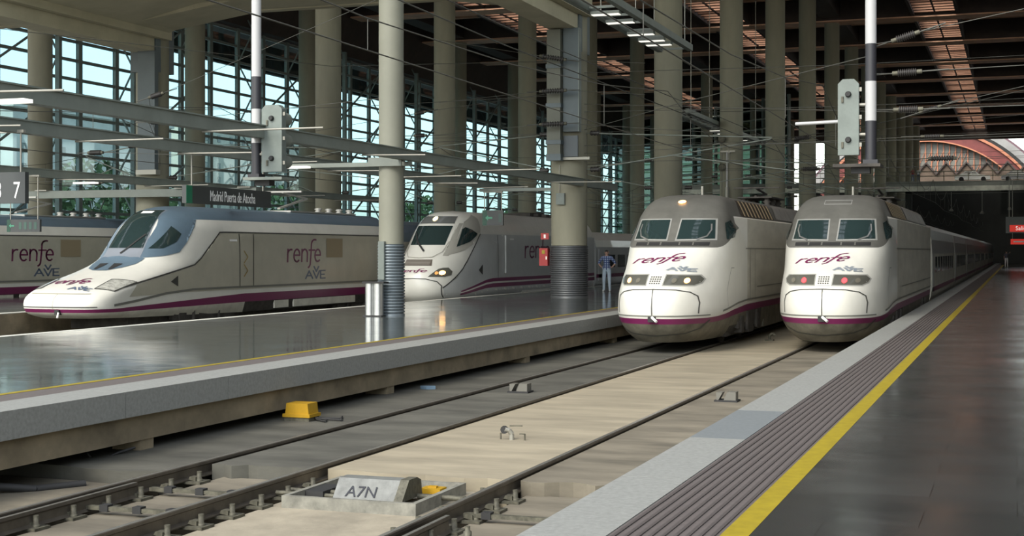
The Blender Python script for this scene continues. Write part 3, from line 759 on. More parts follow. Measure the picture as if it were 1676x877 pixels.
# ---------------------------------------------------------------- duck-billed train (two of them)
def train_duck(x, y, label, cars, full=True):
    t = empty('high_speed_train', (x, y, 0))
    ctrl = [(0.62, .50, 1.24, 1.6, 3.2), (0.74, .14, 1.40, 1.5, 3.5), (0.86, .04, 1.44, 1.5, 3.6), (1.0, 0.0, 1.45, 1.5, 3.6), (1.18, .06, 1.45, 1.5, 3.6), (1.34, .28, 1.45, 1.5, 3.4), (1.5, .68, 1.45, 1.7, 3.2), (1.7, 1.32, 1.45, 1.9, 3.0),
            (1.9, 2.05, 1.45, 2.2, 2.7), (2.1, 2.65, 1.45, 2.6, 2.6), (2.3, 3.08, 1.45, 2.9, 2.6), (2.45, 3.28, 1.44, 3.0, 2.7), (2.7, 3.50, 1.42, 3.2, 2.8), (3.0, 3.76, 1.38, 3.3, 2.8), (3.3, 4.05, 1.32, 3.3, 2.8), (3.55, 4.34, 1.22, 3.3, 2.7), (3.75, 4.62, 1.08, 3.3, 2.5), (3.9, 5.05, .88, 3.2, 2.2), (3.98, 5.7, .62, 2.6, 2.1), (4.01, 6.5, 0, 1.9, 2.0)]
    rear = [(0.62, 1.36), (0.8, 1.46), (3.06, 1.46), (3.14, 1.44), (3.55, 1.20), (3.62, 1.15), (3.9, .85), (3.98, .55), (4.01, 0)]
    zs = uniq([0.62, 0.68, 0.74, 0.80, 0.90, 0.94]+levels(0.94, 3.06, 24)+[3.14]+levels(3.14, 3.55, 5)+[3.62, 3.7, 3.78, 3.85, 3.9, 3.95, 3.98, 4.0, 4.01])
    def zfun(z, X, Y):
        return z+(DUCKZ(z)-z)*sstep(0.8, 5.0, Y)
    def part(z, j, nt, Y, X):
        if z < 0.80: return 'skirt' if Y < 7.2 else 'bogie_gap_shade'  # skirt painted dark for the shaded gaps around the bogies
        if z < 0.90: return 'purple_stripe'
        if z > 3.55: return 'roof'
        return 'body'
    h = Hull(ctrl, rear, zs, [8.2, 9.6, 10.5, 12, 14, 16, 18, 20.0], 26, zfun, part, {'body': WHITE, 'skirt': mat('skirt_white', (0.58, 0.56, 0.48), 0.45, 0.15, 2.0), 'purple_stripe': PURPLE, 'roof': BLUE, 'bogie_gap_shade': UNDER}, t, 28)
    F = (0, 1, 0)
    T = (0, 0, -1)
    for sg in (1, -1):
        D = (-sg, 0, 0)
        # flank below the crease: white body with its shade painted in
        h.decal('flank', [(sg*3, a, b) for a, b in FLANK], D, SHADEDWHITE, 0.010, 0.22)
        h.ribbon('crease_line', [(sg*3, a, b) for a, b in CREASE], 0.045, D, SEAM, 0.016)
        h.ribbon('waist_line', [(sg*3, a, b) for a, b in ((0.9, 1.0), (2, 1.10), (3.5, 1.27), (5, 1.35), (6.5, 1.36), (20, 1.36))], 0.07, D, MATS['grey_line'], 0.016)
        # cab side: blue mask, window
        h.decal('cab_side_mask', [(sg*3, a, b) for a, b in MASK], D, BLUE, 0.014)
        h.decal('side_window', [(sg*3, a, b) for a, b in ((3.62, 2.62), (3.98, 2.63), (4.5, 2.83), (4.80, 3.08), (4.58, 3.32), (4.25, 3.08))], D, GLASSDARK, 0.024)
        h.ribbon('door_seam', [(sg*3, 7.85, 3.1), (sg*3, 7.85, 1.40)], 0.05, D, SEAM, 0.018); h.ribbon('door_seam', [(sg*3, 8.75, 3.1), (sg*3, 8.75, 1.40)], 0.05, D, SEAM, 0.018)
        h.decal('door_lamp', [(sg*3, a, b) for a, b in ((7.25, 2.86), (7.7, 2.86), (7.7, 2.93), (7.25, 2.93))], D, SIGNWHITE, 0.03)
        for zz in (1.9, 2.35): h.ribbon('grab_handle', [(sg*3, a, b) for a, b in ((8.1, zz-0.2), (8.35, zz), (8.1, zz+0.2))], 0.04, D, mat('handle_brass', (0.35, 0.25, 0.08), 0.4), 0.03)
        h.decal('arrow_mark', [(sg*3, a, b) for a, b in ((3.75, 1.62), (4.15, 1.46), (4.15, 1.8))], D, SEAM, 0.02)
        h.decal('vent_grille', [(sg*3, a, b) for a, b in ((14.15, 2.31), (15.5, 2.31), (15.5, 3.02), (14.15, 3.02))], D, mat('vent_tan', (0.30, 0.24, 0.15), 0.6), 0.022)
        # headlight at the shoulder
        h.decal('headlight', [(sg*a, b, c) for a, b, c in HEADL], (-sg*0.5, 0.72, -0.48), mat('headlight_silver', (0.42, 0.42, 0.38), 0.15, 0.3, 9.0, spec=0.8), 0.020, 0.08)
        h.ribbon('headlight_rim', [(sg*a, b, c) for a, b, c in HEADL], 0.03, (-sg*0.5, 0.72, -0.48), SEAM, 0.022, closed=True)
        MB().box(sg*1.45-0.03, sg*1.45+0.03, 10.2, 11.2, 0.58, 0.84).build('side_skirt', MATS['skirt_white'], t)
        MB().box(sg*1.45-0.03, sg*1.45+0.03, 11.6, 16.6, 0.58, 0.84).build('side_skirt', MATS['skirt_white'], t)
    # windscreen, dashboard panel below it, wiper
    wb_ = h.decal('windscreen_mask', [(px, 0, pz) for px, pz in ((-0.66, 2.36), (0.66, 2.36), (0.62, 3.0), (0.48, 3.84), (-0.48, 3.84), (-0.62, 3.0))], F, mat('mask_grey_blue', (0.20, 0.22, 0.25), 0.4), 0.014)[0]
    h.decal('windscreen', [(px, 0, pz) for px, pz in ((-0.61, 2.64), (0.61, 2.64), (0.57, 3.1), (0.52, 3.55), (0.44, 3.83), (-0.44, 3.83), (-0.52, 3.55), (-0.57, 3.1))], F, GLASSDARK, 0.024, parent=wb_)
    h.decal('route_display', [(px, 0, pz) for px, pz in ((-0.15, 3.72), (0.25, 3.72), (0.25, 3.79), (-0.15, 3.79))], F, SIGNWHITE, 0.03, parent=wb_)
    h.ribbon('wiper', [(0.0, 0, 2.48), (0.2, 0, 2.68), (0.5, 0, 3.05)], 0.05, F, RUBBER, 0.05)
    # blue hood panel with two vents
    hp = h.decal('hood_panel', [(px, py, 5) for px, py in ((-0.8, 3.36), (-0.78, 2.95), (-0.6, 2.5), (-0.28, 2.26), (0.2, 2.26), (0.52, 2.55), (0.74, 2.95), (0.8, 3.36), (0.4, 3.2), (-0.4, 3.2))], T, BLUE, 0.014)[0]
    for px in (-0.25, 0.25): h.decal('hood_vent', [(px-0.06, 2.35, 5), (px+0.04, 2.32, 5), (px+0.16, 2.8, 5), (px-0.14, 2.8, 5)], T, RUBBER, 0.026, parent=hp)
    # lettering on the hood, hood seam, nose lines
    lettering(h, 'renfe_lettering', 'renfe', (-0.94, 1.0, 5), (1, 0, 0), (0, 1, 0), 0.24, T, PURPLE, 0.3, 0.18, 1.6)
    lettering(h, 'ave_lettering', 'ave', (0.12, 0.54, 5), (1, -0.06, 0), (0, 1, 0), 0.16, T, LETTERBLUE, 0.0, 0.22, 1.95)
    h.ribbon('hood_seam', [(px, 0, 1.33) for px in (-1.0, -0.5, 0, 0.5, 1.0)], 0.018, F, mat('seam_tan', (0.35, 0.32, 0.22), 0.5), 0.014)
    h.ribbon('nose_line', [(px, 0, 0.96) for px in (-1.25, -0.6, 0, 0.6, 1.25)], 0.025, F, SEAM, 0.014)
    h.ribbon('nose_split', [(0, 0, 1.32), (0, 0, 0.9)], 0.012, F, MATS['seam_tan'], 0.014)
    MB().box(0.08, 0.22, -0.02, 0.2, 0.74, 0.88).build('coupler_recess', RUBBER, t)
    MB().cyl((0.2, 0.0, 0.80), (0.24, -0.1, 0.66), 0.03, 8).build('coupler_pin', SIGNWHITE, t)
    b = MB(); b.box(-1.0, 1.0, 2.2, 19.8, 0.24, 0.64); b.build('underframe', UNDER, t)
    bogie(t, 6.0, 1.2); bogie(t, 17.0, 1.2)
    side_letters(h, 2, 11.14, 2.17, 0.44, 'renfe', PURPLE, 'renfe_lettering', 0.14, 1.70, 0.06)
    side_letters(h, 2, 12.5, 1.55, 0.28, 'ave', LETTERBLUE, 'ave_lettering', 0.17, 2.35)
    g = MB()
    for yy in (15.5, 16.4, 17.3, 18.2): g.lathe([(0.12, 4.0), (0.16, 4.05), (0.08, 4.1), (0.16, 4.15), (0.1, 4.2)], 10, (0.45, yy, 0))
    g.bar((0.0, 13.2, 4.12), (0.0, 15.4, 4.55), 0.12, 0.06); g.bar((0.0, 15.4, 4.55), (0.0, 13.5, 4.72), 0.08, 0.05); g.bar((-0.8, 13.5, 4.75), (0.8, 13.5, 4.75), 0.1, 0.06); g.box(-0.6, 0.6, 13.0, 18.5, 3.98, 4.04)
    g.build('pantograph', mat('pantograph_grey', (0.4, 0.39, 0.36), 0.4, metal=0.3), t)
    yy = 20.3
    for i in range(cars):
        car_talgo(t, yy, 12.8, BLUE, i == 0); yy += 13.1
    tag(t, label, 'train', 'duck-billed trains')
    return t
FLANK = [(1.6, 1.22), (2.0, 1.56), (3.46, 1.81), (5.1, 2.08), (5.5, 2.30), (6.0, 2.63), (6.75, 3.12), (7.0, 3.13), (20, 3.13), (20, 1.28), (4.5, 1.28)]
DUCKZ = lin([0.62, 0.80, 0.90, 0.96, 1.6, 9], [0.52, 0.86, 1.14, 1.22, 1.6, 9])
CREASE = [(1.0, 1.44), (2.0, 1.6), (3.46, 1.84), (5.1, 2.12), (5.5, 2.33), (6.0, 2.67), (6.75, 3.15), (7.0, 3.16), (20, 3.16)]
MASK = [(3.3, 2.34), (3.92, 2.40), (4.5, 2.51), (4.92, 2.82), (5.32, 3.22), (5.75, 3.57), (4.5, 3.57), (4.05, 3.15), (3.55, 2.66)]
HEADL = [(0.913, 0.701, 1.463), (0.893, 1.551, 1.717), (1.197, 1.774, 1.697), (1.402, 2.057, 1.63), (1.364, 0.995, 1.39)]

TALGOPROF = [(0.0, 0.3), (1.2, 0.3), (1.42, 0.7), (1.46, 1.0), (1.46, 2.6), (1.40, 2.95), (1.1, 3.25), (0.6, 3.38), (0.0, 3.42)]
def car_talgo(t, y, Lc, roofm, first=False, bodym=None):
    prof = [(a, b*(1.13 if first and b > 2 else 1.0)) for a, b in TALGOPROF]
    mb = extrude_car(prof, y, y+Lc, lambda z: z < 2.7); cap_car(mb, prof, (y, y+Lc)); b = mb.build('trailer_car', bodym or SHADEDWHITE, t, sharp=35)
    extrude_car(prof, y, y+Lc, lambda z: z >= 2.7).build('car_roof', roofm, b, sharp=35)
    MB().box(-1.2, 1.2, y-0.3, y, 0.6, 3.0).build('gangway', RUBBER, b)
    for sg in (1, -1):
        x0, x1 = (1.45, 1.472) if sg > 0 else (-1.472, -1.45)
        MB().box(x0, x1, y+0.1, y+Lc-0.1, 1.02, 1.2).build('purple_stripe', PURPLE, b)
        MB().box(x0, x1, y+0.5, y+1.4, 0.85, 2.5).build('door', SILVER, b)
        for k in range(5):
            yy = y+2.2+k*2.05
            MB().box(x0, x1, yy, yy+1.5, 1.55, 2.2).build('window', CARWIN, b)
    MB().box(-1.1, 1.1, y+0.5, y+Lc-0.5, 0.14, 0.45).build('underframe', UNDER, b)

# ---------------------------------------------------------------- rounded-nose train at the middle platform
def train_round(x, y, label):
    t = empty('high_speed_train', (x, y, 0))
    ctrl = [(0.42, .40, 1.15, 2.6, 2.4), (0.7, .10, 1.36, 2.8, 2.5), (1.0, 0.0, 1.42, 3.0, 2.5), (1.3, .03, 1.44, 3.2, 2.5), (1.6, .14, 1.45, 3.3, 2.5), (1.95, .42, 1.45, 3.4, 2.4), (2.3, .85, 1.44, 3.4, 2.4), (2.6, 1.22, 1.42, 3.3, 2.4), (3.0, 1.62, 1.36, 3.1, 2.4), (3.4, 2.02, 1.26, 2.9, 2.4), (3.7, 2.4, 1.12, 2.6, 2.4),
            (3.88, 2.8, .95, 2.4, 2.3), (3.98, 3.3, .7, 2.2, 2.2), (4.03, 4.2, 0, 1.6, 2.0)]
    rear = [(0.42, 1.3), (0.8, 1.45), (3.05, 1.46), (3.15, 1.44), (3.6, 1.2), (3.88, .95), (3.98, .65), (4.03, 0)]
    zs = uniq(levels(0.42, 1.0, 6)+levels(1.0, 3.15, 22)+levels(3.15, 3.88, 8)+[3.94, 3.98, 4.01, 4.03])
    def part(z, j, nt, Y, X): return 'body'
    h = Hull(ctrl, rear, zs, [6.2, 7, 8.5, 10, 12, 14, 16, 18, 20.0], 24, None, part, {'body': WHITE}, t, 28)
    F = (0, 1, 0)
    for sg in (1, -1):
        D = (-sg, 0, 0)
        h.decal('flank', [(sg*3, a, b) for a, b in RFLANK], D, SILVER, 0.010, 0.2)
        h.ribbon('flank_edge', [(sg*3, a, b) for a, b in RFLANK[:RN]], 0.05, D, SEAM, 0.016)
        h.decal('purple_stripe', [(sg*3, a, b) for a, b in ((1.7, 0.78), (4.2, 1.10), (5.0, 1.14), (20, 1.14), (20, 1.28), (5.0, 1.28), (4.2, 1.22), (1.7, 0.84))], D, PURPLE, 0.020)
        h.decal('purple_stripe', [(sg*3, a, b) for a, b in ((1.7, 0.66), (4.2, 0.88), (5.0, 0.90), (20, 0.90), (20, 1.06), (5.0, 1.06), (4.2, 1.02), (1.7, 0.74))], D, PURPLE, 0.020)
        h.decal('white_stripe', [(sg*3, a, b) for a, b in ((1.7, 0.74), (4.2, 1.03), (5.0, 1.07), (20, 1.07), (20, 1.13), (5.0, 1.13), (4.2, 1.10), (1.7, 0.78))], D, WHITE, 0.018)
        h.decal('cab_mask', [(sg*3, a, b) for a, b in ((1.38, 2.24), (2.3, 2.42), (3.04, 2.65), (3.44, 2.88), (3.85, 3.1), (4.02, 3.3), (4.14, 3.7), (3.95, 3.87), (3.0, 3.56), (2.16, 2.87))], D, mat('mask_mid_grey', (0.36, 0.35, 0.31), 0.4), 0.012)
        h.decal('side_window', [(sg*3, a, b) for a, b in ((1.92, 2.55), (2.87, 2.77), (3.5, 3.02), (3.56, 3.1), (3.26, 3.24), (2.89, 3.34), (2.66, 3.26))], D, GLASSDARK, 0.026)
        h.decal('headlight', [(sg*px, 0, pz) for px, pz in HLR], F, LAMPGLASS, 0.018, 0.08)
        h.decal('lamp', [(sg*(0.96+0.085*math.cos(a*math.pi/6)), 0, 1.55+0.085*math.sin(a*math.pi/6)) for a in range(12)], F, AMBER, 0.04)
        h.decal('lamp', [(sg*(0.81+0.05*math.cos(a*math.pi/6)), 0, 1.54+0.06*math.sin(a*math.pi/6)) for a in range(12)], F, mat('dim_amber_lamp', (0.6, 0.3, 0.1), 0.4, emit=(1, 0.45, 0.12), estr=0.6), 0.04)
        h.ribbon('door_seam', [(sg*3, 5.6, 3.05), (sg*3, 5.6, 1.3)], 0.04, D, SEAM, 0.018)
        MB().cyl((sg*1.52, 6.35, 3.05), (sg*1.52, 6.35, 1.45), 0.05, 8).build('handrail', SILVER, t)
        h.decal('door_lamp', [(sg*3, a, b) for a, b in ((7.0, 2.86), (7.5, 2.86), (7.5, 2.93), (7.0, 2.93))], D, SIGNWHITE, 0.03)
        h.decal('arrow_mark', [(sg*3, a, b) for a, b in ((3.3, 1.63), (3.75, 1.43), (3.75, 1.85))], D, SEAM, 0.022)
        MB().box(sg*1.38-0.03, sg*1.38+0.03, 8.8, 19.0, 0.48, 0.84).build('side_skirt', WHITE, t)
    h.decal('windscreen_surround', [(px, 0, pz) for px, pz in ((-0.70, 2.25), (-0.4, 2.12), (0.4, 2.12), (0.70, 2.25), (0.82, 2.6), (0.82, 3.44), (-0.82, 3.44), (-0.82, 2.6))], F, WHITE, 0.016)
    h.ribbon('windscreen_seam', [(px, 0, pz) for px, pz in ((-0.80, 2.75), (-0.74, 2.35), (-0.5, 2.15), (0, 2.12), (0.5, 2.15), (0.74, 2.35), (0.80, 2.75))], 0.03, F, MATS['mask_mid_grey'], 0.022)
    mk = h.decal('front_mask', [(px, 0, pz) for px, pz in ((-0.96, 2.2), (-0.80, 2.2), (-0.86, 2.7), (-0.86, 3.5), (-0.95, 3.5), (-0.98, 2.8))], F, MATS['mask_mid_grey'], 0.012, mirror=True)
    h.decal('windscreen', [(px, 0, pz) for px, pz in ((-0.72, 2.62), (0.72, 2.62), (0.74, 3.38), (-0.74, 3.38))], F, GLASSDARK, 0.026)
    h.decal('upper_panel', [(px, 0, pz) for px, pz in ((-0.72, 3.48), (0.74, 3.48), (0.70, 3.77), (-0.62, 3.77))], F, mat('upper_panel_grey', (0.12, 0.125, 0.12), 0.15), 0.026)
    h.decal('roof_lamp', [(0.1*math.cos(a*math.pi/6), 0, 3.66+0.09*math.sin(a*math.pi/6)) for a in range(12)], F, mat('lit_warm_lamp', (1, 0.85, 0.5), 0.4, emit=(1.0, 0.80, 0.42), estr=3.5), 0.05)
    h.ribbon('wiper', [(0.08, 0, 2.38), (-0.35, 0, 2.72), (-0.62, 0, 3.1)], 0.06, F, RUBBER, 0.06)
    g = h.decal('grille', [(px, 0, pz) for px, pz in ((-0.55, 1.82), (0.60, 1.82), (0.55, 2.06), (-0.50, 2.06))], F, mat('grille_bronze', (0.12, 0.10, 0.08), 0.5), 0.02)[0]
    for i in range(5): h.ribbon('grille_bar', [(-0.5, 0, 1.85+i*0.045), (0.52, 0, 1.85+i*0.045)], 0.018, F, mat('grille_bar', (0.3, 0.28, 0.25), 0.4), 0.03, parent=g)
    lettering(h, 'renfe_lettering', 'renfe', (-0.62, 0, 1.58), (1, 0, 0), (0, 0, 1), 0.07, F, PURPLE, 0.6, 0.2, 4.6)
    h.ribbon('coupler_door_seam', [(px, 0, pz) for px, pz in ((-0.95, 0.6), (-0.98, 1.05), (-0.85, 1.22), (-0.5, 1.32), (0, 1.34), (0.5, 1.32), (0.85, 1.22), (0.98, 1.05), (0.95, 0.6))], 0.03, F, SEAM, 0.018)
    side_letters(h, 2, 9.05, 2.1, 0.50, 'renfe', PURPLE, 'renfe_lettering', 0.15, 2.05, 0.06)
    b = MB(); b.box(-1.0, 1.0, 1.6, 19.8, 0.2, 0.46); b.build('underframe', UNDER, t)
    MB().box(-1.3, 1.3, 5.0, 8.8, 0.3, 0.9).build('bogie_well', RUBBER, t)
    bogie(t, 6.6, 1.2); bogie(t, 16.5, 1.2)
    q = MB()
    for yy in (12.0, 13.2, 14.4, 15.6, 16.8): q.box(-0.7, 0.7, yy, yy+0.5, 4.0, 4.14)
    q.bar((0, 12.5, 4.15), (0, 16, 4.22), 0.1, 0.05); q.build('pantograph', UNDER, t)
    yy = 20.3
    for i in range(4): car_talgo(t, yy, 12.8, WHITE, False, SILVER); yy += 13.1
    tag(t, label, 'train')
    return t
RFLANK = [(0.6, 0.98), (0.95, 1.18), (1.85, 1.69), (2.82, 2.36), (3.64, 2.95), (3.85, 3.08), (20, 3.08), (20, 0.46), (3.0, 0.46), (0.8, 0.5)]
RN = 6
HLR = [(0.56, 1.40), (1.04, 1.39), (1.18, 1.46), (1.185, 1.60), (1.08, 1.745), (0.95, 1.74), (0.84, 1.70)]

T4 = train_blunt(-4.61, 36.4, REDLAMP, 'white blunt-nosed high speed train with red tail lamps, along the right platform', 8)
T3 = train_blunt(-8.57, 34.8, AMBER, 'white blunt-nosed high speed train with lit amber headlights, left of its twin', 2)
T1 = train_duck(-25.75, 34.0, 'white duck-billed high speed train with blue cab in front of the glass wall', 2)
T0 = copy_tree(T1); T0.location = (-38.6, 35.4, 0)
T0['label'] = 'duck-billed train with blue roof at far left, mostly hidden behind the other'
T2 = train_round(-21.85, 50.6, 'white and grey round-nosed train with one lit amber headlight behind the ribbed columns')
T2.location.z = 0.16                       # its track lies a little higher
# ------------------------------------------------------------------ rails, fasteners and track gear
RAILPROF = [(-0.075, -0.172), (0.075, -0.172), (0.075, -0.158), (0.012, -0.14), (0.010, -0.05), (0.036, -0.036), (0.036, -0.006), (0.028, 0.0), (-0.028, 0.0), (-0.036, -0.006), (-0.036, -0.036), (-0.010, -0.05), (-0.012, -0.14), (-0.075, -0.158)]
RAILHEAD = mat('worn_rail_head', (0.34, 0.33, 0.30), 0.3, 0.12, 8.0, metal=0.7)
def rail(x, y0, y1, label):
    e = empty('rail', (x, y0, 0))
    MB().prism(RAILPROF, 0, y1 - y0, 'y').build('rail_section', RAILTOP, e)
    MB().box(-0.026, 0.026, 0, y1 - y0, 0.0, 0.003).build('running_surface', RAILHEAD, e)
    return tag(e, label, 'rail', 'rails of the near tracks')
rail(-9.32, -5, 228, 'steel rail nearest the middle platform edge')
rail(-7.82, -5, 228, 'steel rail along the left border of the pale slab')
rail(-5.36, -5, 228, 'steel rail along the right border of the pale slab')
rail(-3.86, -5, 228, 'steel rail below the right platform edge')
def blade(x0, y0, x1, y1, label):
    d = Vector((x1 - x0, y1 - y0, 0)); e = empty('switch_rail', (x0, y0, -0.012), math.atan2(-d.x, d.y))
    MB().prism([(-0.05, -0.16), (0.05, -0.16), (0.02, -0.13), (0.012, -0.05), (0.03, -0.03), (0.024, 0), (-0.024, 0), (-0.03, -0.03), (-0.012, -0.05), (-0.02, -0.13)], 0, d.length, 'y').build('blade_section', RAILTOP, e)
    MB().box(-0.02, 0.02, 0, d.length, 0, 0.003).build('running_surface', RAILHEAD, e)
    tag(e, label, 'switch rail')
blade(-9.02, -4.5, -9.20, 13.6, 'tapering switch blade beside the rail at the middle platform')
blade(-5.02, -4.5, -5.20, 12.9, 'tapering switch blade in front of the A7N box, beside the right rail')
# fasteners
def fastener_proto():
    e = empty('rail_fastener')
    MB().box(-0.27, 0.27, -0.12, 0.12, -0.2, -0.172).build('base_plate', FASTEN, e)
    for sx in (-1, 1):
        MB().lathe([(0.04, -0.172), (0.04, -0.15), (0.03, -0.15), (0.03, -0.06)], 8, (sx * 0.19, 0, 0)).build('bolt', FASTEN, e)
        MB().prism([(sx * 0.07, -0.155), (sx * 0.17, -0.172), (sx * 0.17, -0.125), (sx * 0.09, -0.12)], -0.055, 0.055, 'y').build('clip', FASTEN, e)
    return e
NTH = 'first second third fourth fifth sixth seventh eighth ninth tenth eleventh twelfth thirteenth fourteenth fifteenth sixteenth seventeenth'.split()
fp = fastener_proto(); first = True
for x, nm in ((-9.32, 'the rail by the middle platform'), (-7.82, 'the left rail of the pale slab'), (-5.36, 'the right rail of the pale slab')):
    for k in range(17):
        y = 5.2 + k * 0.6
        o = fp if first else copy_tree(fp); first = False
        o.location = (x, y, 0)
        tag(o, 'rusty bolted fastener on %s, %s from the raised slab' % (nm, NTH[16 - k]), 'rail fastener', 'fasteners on ' + nm)
# switch motor tray and box A7N
t = empty('switch_motor', (-6.65, 14.4, 0))
TRAY = mat('tray_weathered', (0.19, 0.185, 0.155), 0.6, 0.3, 7.0)
MB().box(-0.78, 0.78, -0.72, -0.66, -0.2, -0.07).build('tray_side', TRAY, t); MB().box(-0.78, 0.78, 0.66, 0.72, -0.2, -0.07).build('tray_side', TRAY, t)
MB().box(0.72, 0.78, -0.66, 0.66, -0.2, -0.07).build('tray_end', TRAY, t); MB().box(-0.78, -0.72, -0.66, 0.66, -0.2, -0.07).build('tray_end', TRAY, t)
MB().box(-0.72, 0.72, -0.66, 0.66, -0.198, -0.17).build('tray_floor', BEDMID, t)
cv = MB().prism([(-0.42, -0.17), (0.10, -0.17), (0.06, 0.04), (-0.02, 0.075), (-0.22, 0.075)], -0.34, 0.40, 'x').build('motor_cover', mat('motor_cover_grey', (0.15, 0.155, 0.145), 0.5, 0.25, 8.0), t)
MB().prism([(-0.44, -0.12), (0.12, -0.12), (0.08, 0.05), (-0.02, 0.09), (-0.24, 0.09)], 0.40, 0.50, 'x').build('end_cap', FASTEN, t)
tx = text_mesh('a7n_lettering', 'A7N', 0.19, mat('stencil_blue_black', (0.008, 0.01, 0.018), 0.6), t, 0.002)
tx.location = (-0.02, -0.335, -0.055); tx.rotation_euler = (math.radians(51), 0, 0)
MB().cyl((-0.34, -0.1, -0.12), (-1.0, -0.1, -0.12), 0.03, 8).build('throw_rod', FASTEN, t); MB().cyl((-0.34, -0.25, -0.13), (-1.1, -0.25, -0.13), 0.025, 8).build('throw_rod', FASTEN, t)
MB().box(-0.72, -0.5, -0.3, 0.2, -0.17, -0.08).build('rod_guide', RUBBER, t)
MB().cyl((0.50, 0.0, -0.12), (1.05, 0.0, -0.12), 0.03, 8).build('throw_rod', FASTEN, t)
tag(t, 'grey switch motor cover stencilled A7N in its steel tray', 'switch motor')
b = empty('yellow_block', (-6.12, 14.75, -0.17))
MB().prism([(-0.15, 0), (0.15, 0), (0.12, 0.09), (-0.12, 0.09)], -0.1, 0.1, 'y').build('block', YELLOWBOX, b); MB().box(-0.05, 0.05, -0.03, 0.03, 0.09, 0.11).build('handle', YELLOWBOX, b)
tag(b, 'small yellow wedge lying in the tray beside the A7N cover', 'wedge')
# stretcher rods crossing the track
for i, (y, x0, x1, lab) in enumerate(((13.9, -9.2, -7.9, 'left of the A7N box'), (12.7, -9.2, -7.9, 'at the lower left'), (13.6, -5.3, -3.2, 'right of the A7N box'))):
    e = empty('stretcher_bar', (0, y, -0.13)); MB().box(x0, x1, -0.035, 0.035, -0.02, 0.02).build('bar', FASTEN, e)
    for xx in (x0 + 0.25, (x0 + x1) / 2, x1 - 0.25): MB().box(xx - 0.05, xx + 0.05, -0.05, 0.05, -0.03, 0.04).build('clamp', RUBBER, e)
    tag(e, 'dark steel stretcher bar across the switch, ' + lab, 'stretcher bar')
# slide chairs beside the right-hand rail
for k in range(6):
    e = empty('slide_chair', (-4.92, 6.9 + k * 1.1, -0.2)); MB().box(-0.28, 0.28, -0.1, 0.1, 0, 0.03).build('base_plate', FASTEN, e)
    MB().lathe([(0.04, 0.03), (0.04, 0.15), (0.025, 0.16), (0.025, 0.2)], 10, (0.12, 0, 0)).build('bolt', FASTEN, e); MB().box(-0.2, 0.02, -0.06, 0.06, 0.03, 0.08).build('slide_block', FASTEN, e)
    tag(e, 'steel slide chair with upright bolt by the right rail, %s from the front' % NTH[k], 'slide chair', 'slide chairs by the right rail')
# brackets (beacons) on the slabs
for x, y, lab in ((-8.6, 24.9, 'between the rails of the left near track'), (-4.72, 24.6, 'between the rails of the right near track')):
    e = empty('track_beacon', (x, y, -0.045)); MB().box(-0.2, 0.2, -0.16, 0.16, 0, 0.03).build('base_plate', RUBBER, e)
    MB().prism([(-0.17, 0.03), (-0.13, 0.03), (-0.06, 0.16), (-0.17, 0.16)], -0.12, 0.12, 'y').build('wing', mat('beacon_grey', (0.13, 0.125, 0.105), 0.5), e)
    MB().prism([(-0.04, 0.03), (0.17, 0.03), (0.17, 0.17), (0.02, 0.17)], -0.12, 0.12, 'y').build('housing', MATS['beacon_grey'], e)
    tag(e, 'small grey steel beacon bracket on the slab ' + lab, 'beacon')
e = empty('water_valve', (-6.55, 18.6, -0.045))
MB().tube([(0, 0, 0), (0, 0, 0.08), (-0.03, -0.02, 0.13), (-0.08, -0.05, 0.15)], 0.035, 10).build('pipe', TUBE, e); MB().lathe([(0.055, 0), (0.055, 0.03), (0.035, 0.03)], 10, (-0.09, -0.06, 0.14), 'y').build('nozzle', RUBBER, e)
MB().bar((-0.03, 0, 0.19), (0.14, 0.05, 0.19), 0.02, 0.015).build('lever', FASTEN, e)
for sx in (-0.16, 0.19): MB().cyl((sx, 0, 0), (sx, 0, 0.09), 0.012, 6).build('peg', FASTEN, e); 
for sx in (-0.16, 0.19): MB().bar((sx, 0, 0.085), (sx * 0.6, 0, 0.085), 0.02, 0.012).build('peg_head', FASTEN, e)
tag(e, 'bent pipe valve between two pegs on the pale slab', 'valve')
e = empty('hose_stub', (-6.75, 41.6, -0.045)); MB().tube([(0, 0, 0), (0, 0, 0.16), (0.08, 0, 0.22), (0.15, 0, 0.16)], 0.04, 8).build('pipe', FASTEN, e); MB().box(-0.12, 0.12, -0.1, 0.1, 0, 0.04).build('base_plate', FASTEN, e)
tag(e, 'little hose stub on the slab between the two train noses', 'hose stub')
# yellow cable box with cables
e = empty('cable_box', (-10.35, 19.7, -0.045))
MB().box(-0.21, 0.21, -0.17, 0.17, 0.0, 0.06).build('foot_plate', FASTEN, e); MB().box(-0.23, 0.23, -0.19, 0.19, 0.06, 0.11).build('base_flange', YELLOWBOX, e)
MB().prism([(-0.2, 0.11), (0.2, 0.11), (0.18, 0.27), (-0.18, 0.27)], -0.16, 0.16, 'y').build('housing', YELLOWBOX, e)
for i, (dx, dy) in enumerate(((0.55, 0.25), (0.65, 0.05), (0.5, -0.2))):
    MB().tube([(0.2, 0.02 * i, 0.05), (0.3, dy * 0.4, 0.03), (dx, dy, 0.02), (dx * 0.8, dy + 0.25, 0.02)], 0.014, 6).build('cable', RUBBER, e)
tag(e, 'yellow cable box on the slab below the middle platform edge', 'cable box')
e = tag(MB().prism([(-0.14, 0.0), (0.02, -0.08), (0.16, 0.02), (0.12, 0.1), (-0.05, 0.07)], -0.03, 0.03, 'z').build('rag', mat('blue_rag', (0.10, 0.16, 0.22), 0.8), None, (-10.45, 24.9, -0.014)), 'crumpled blue rag lying below the middle platform edge', 'rag')
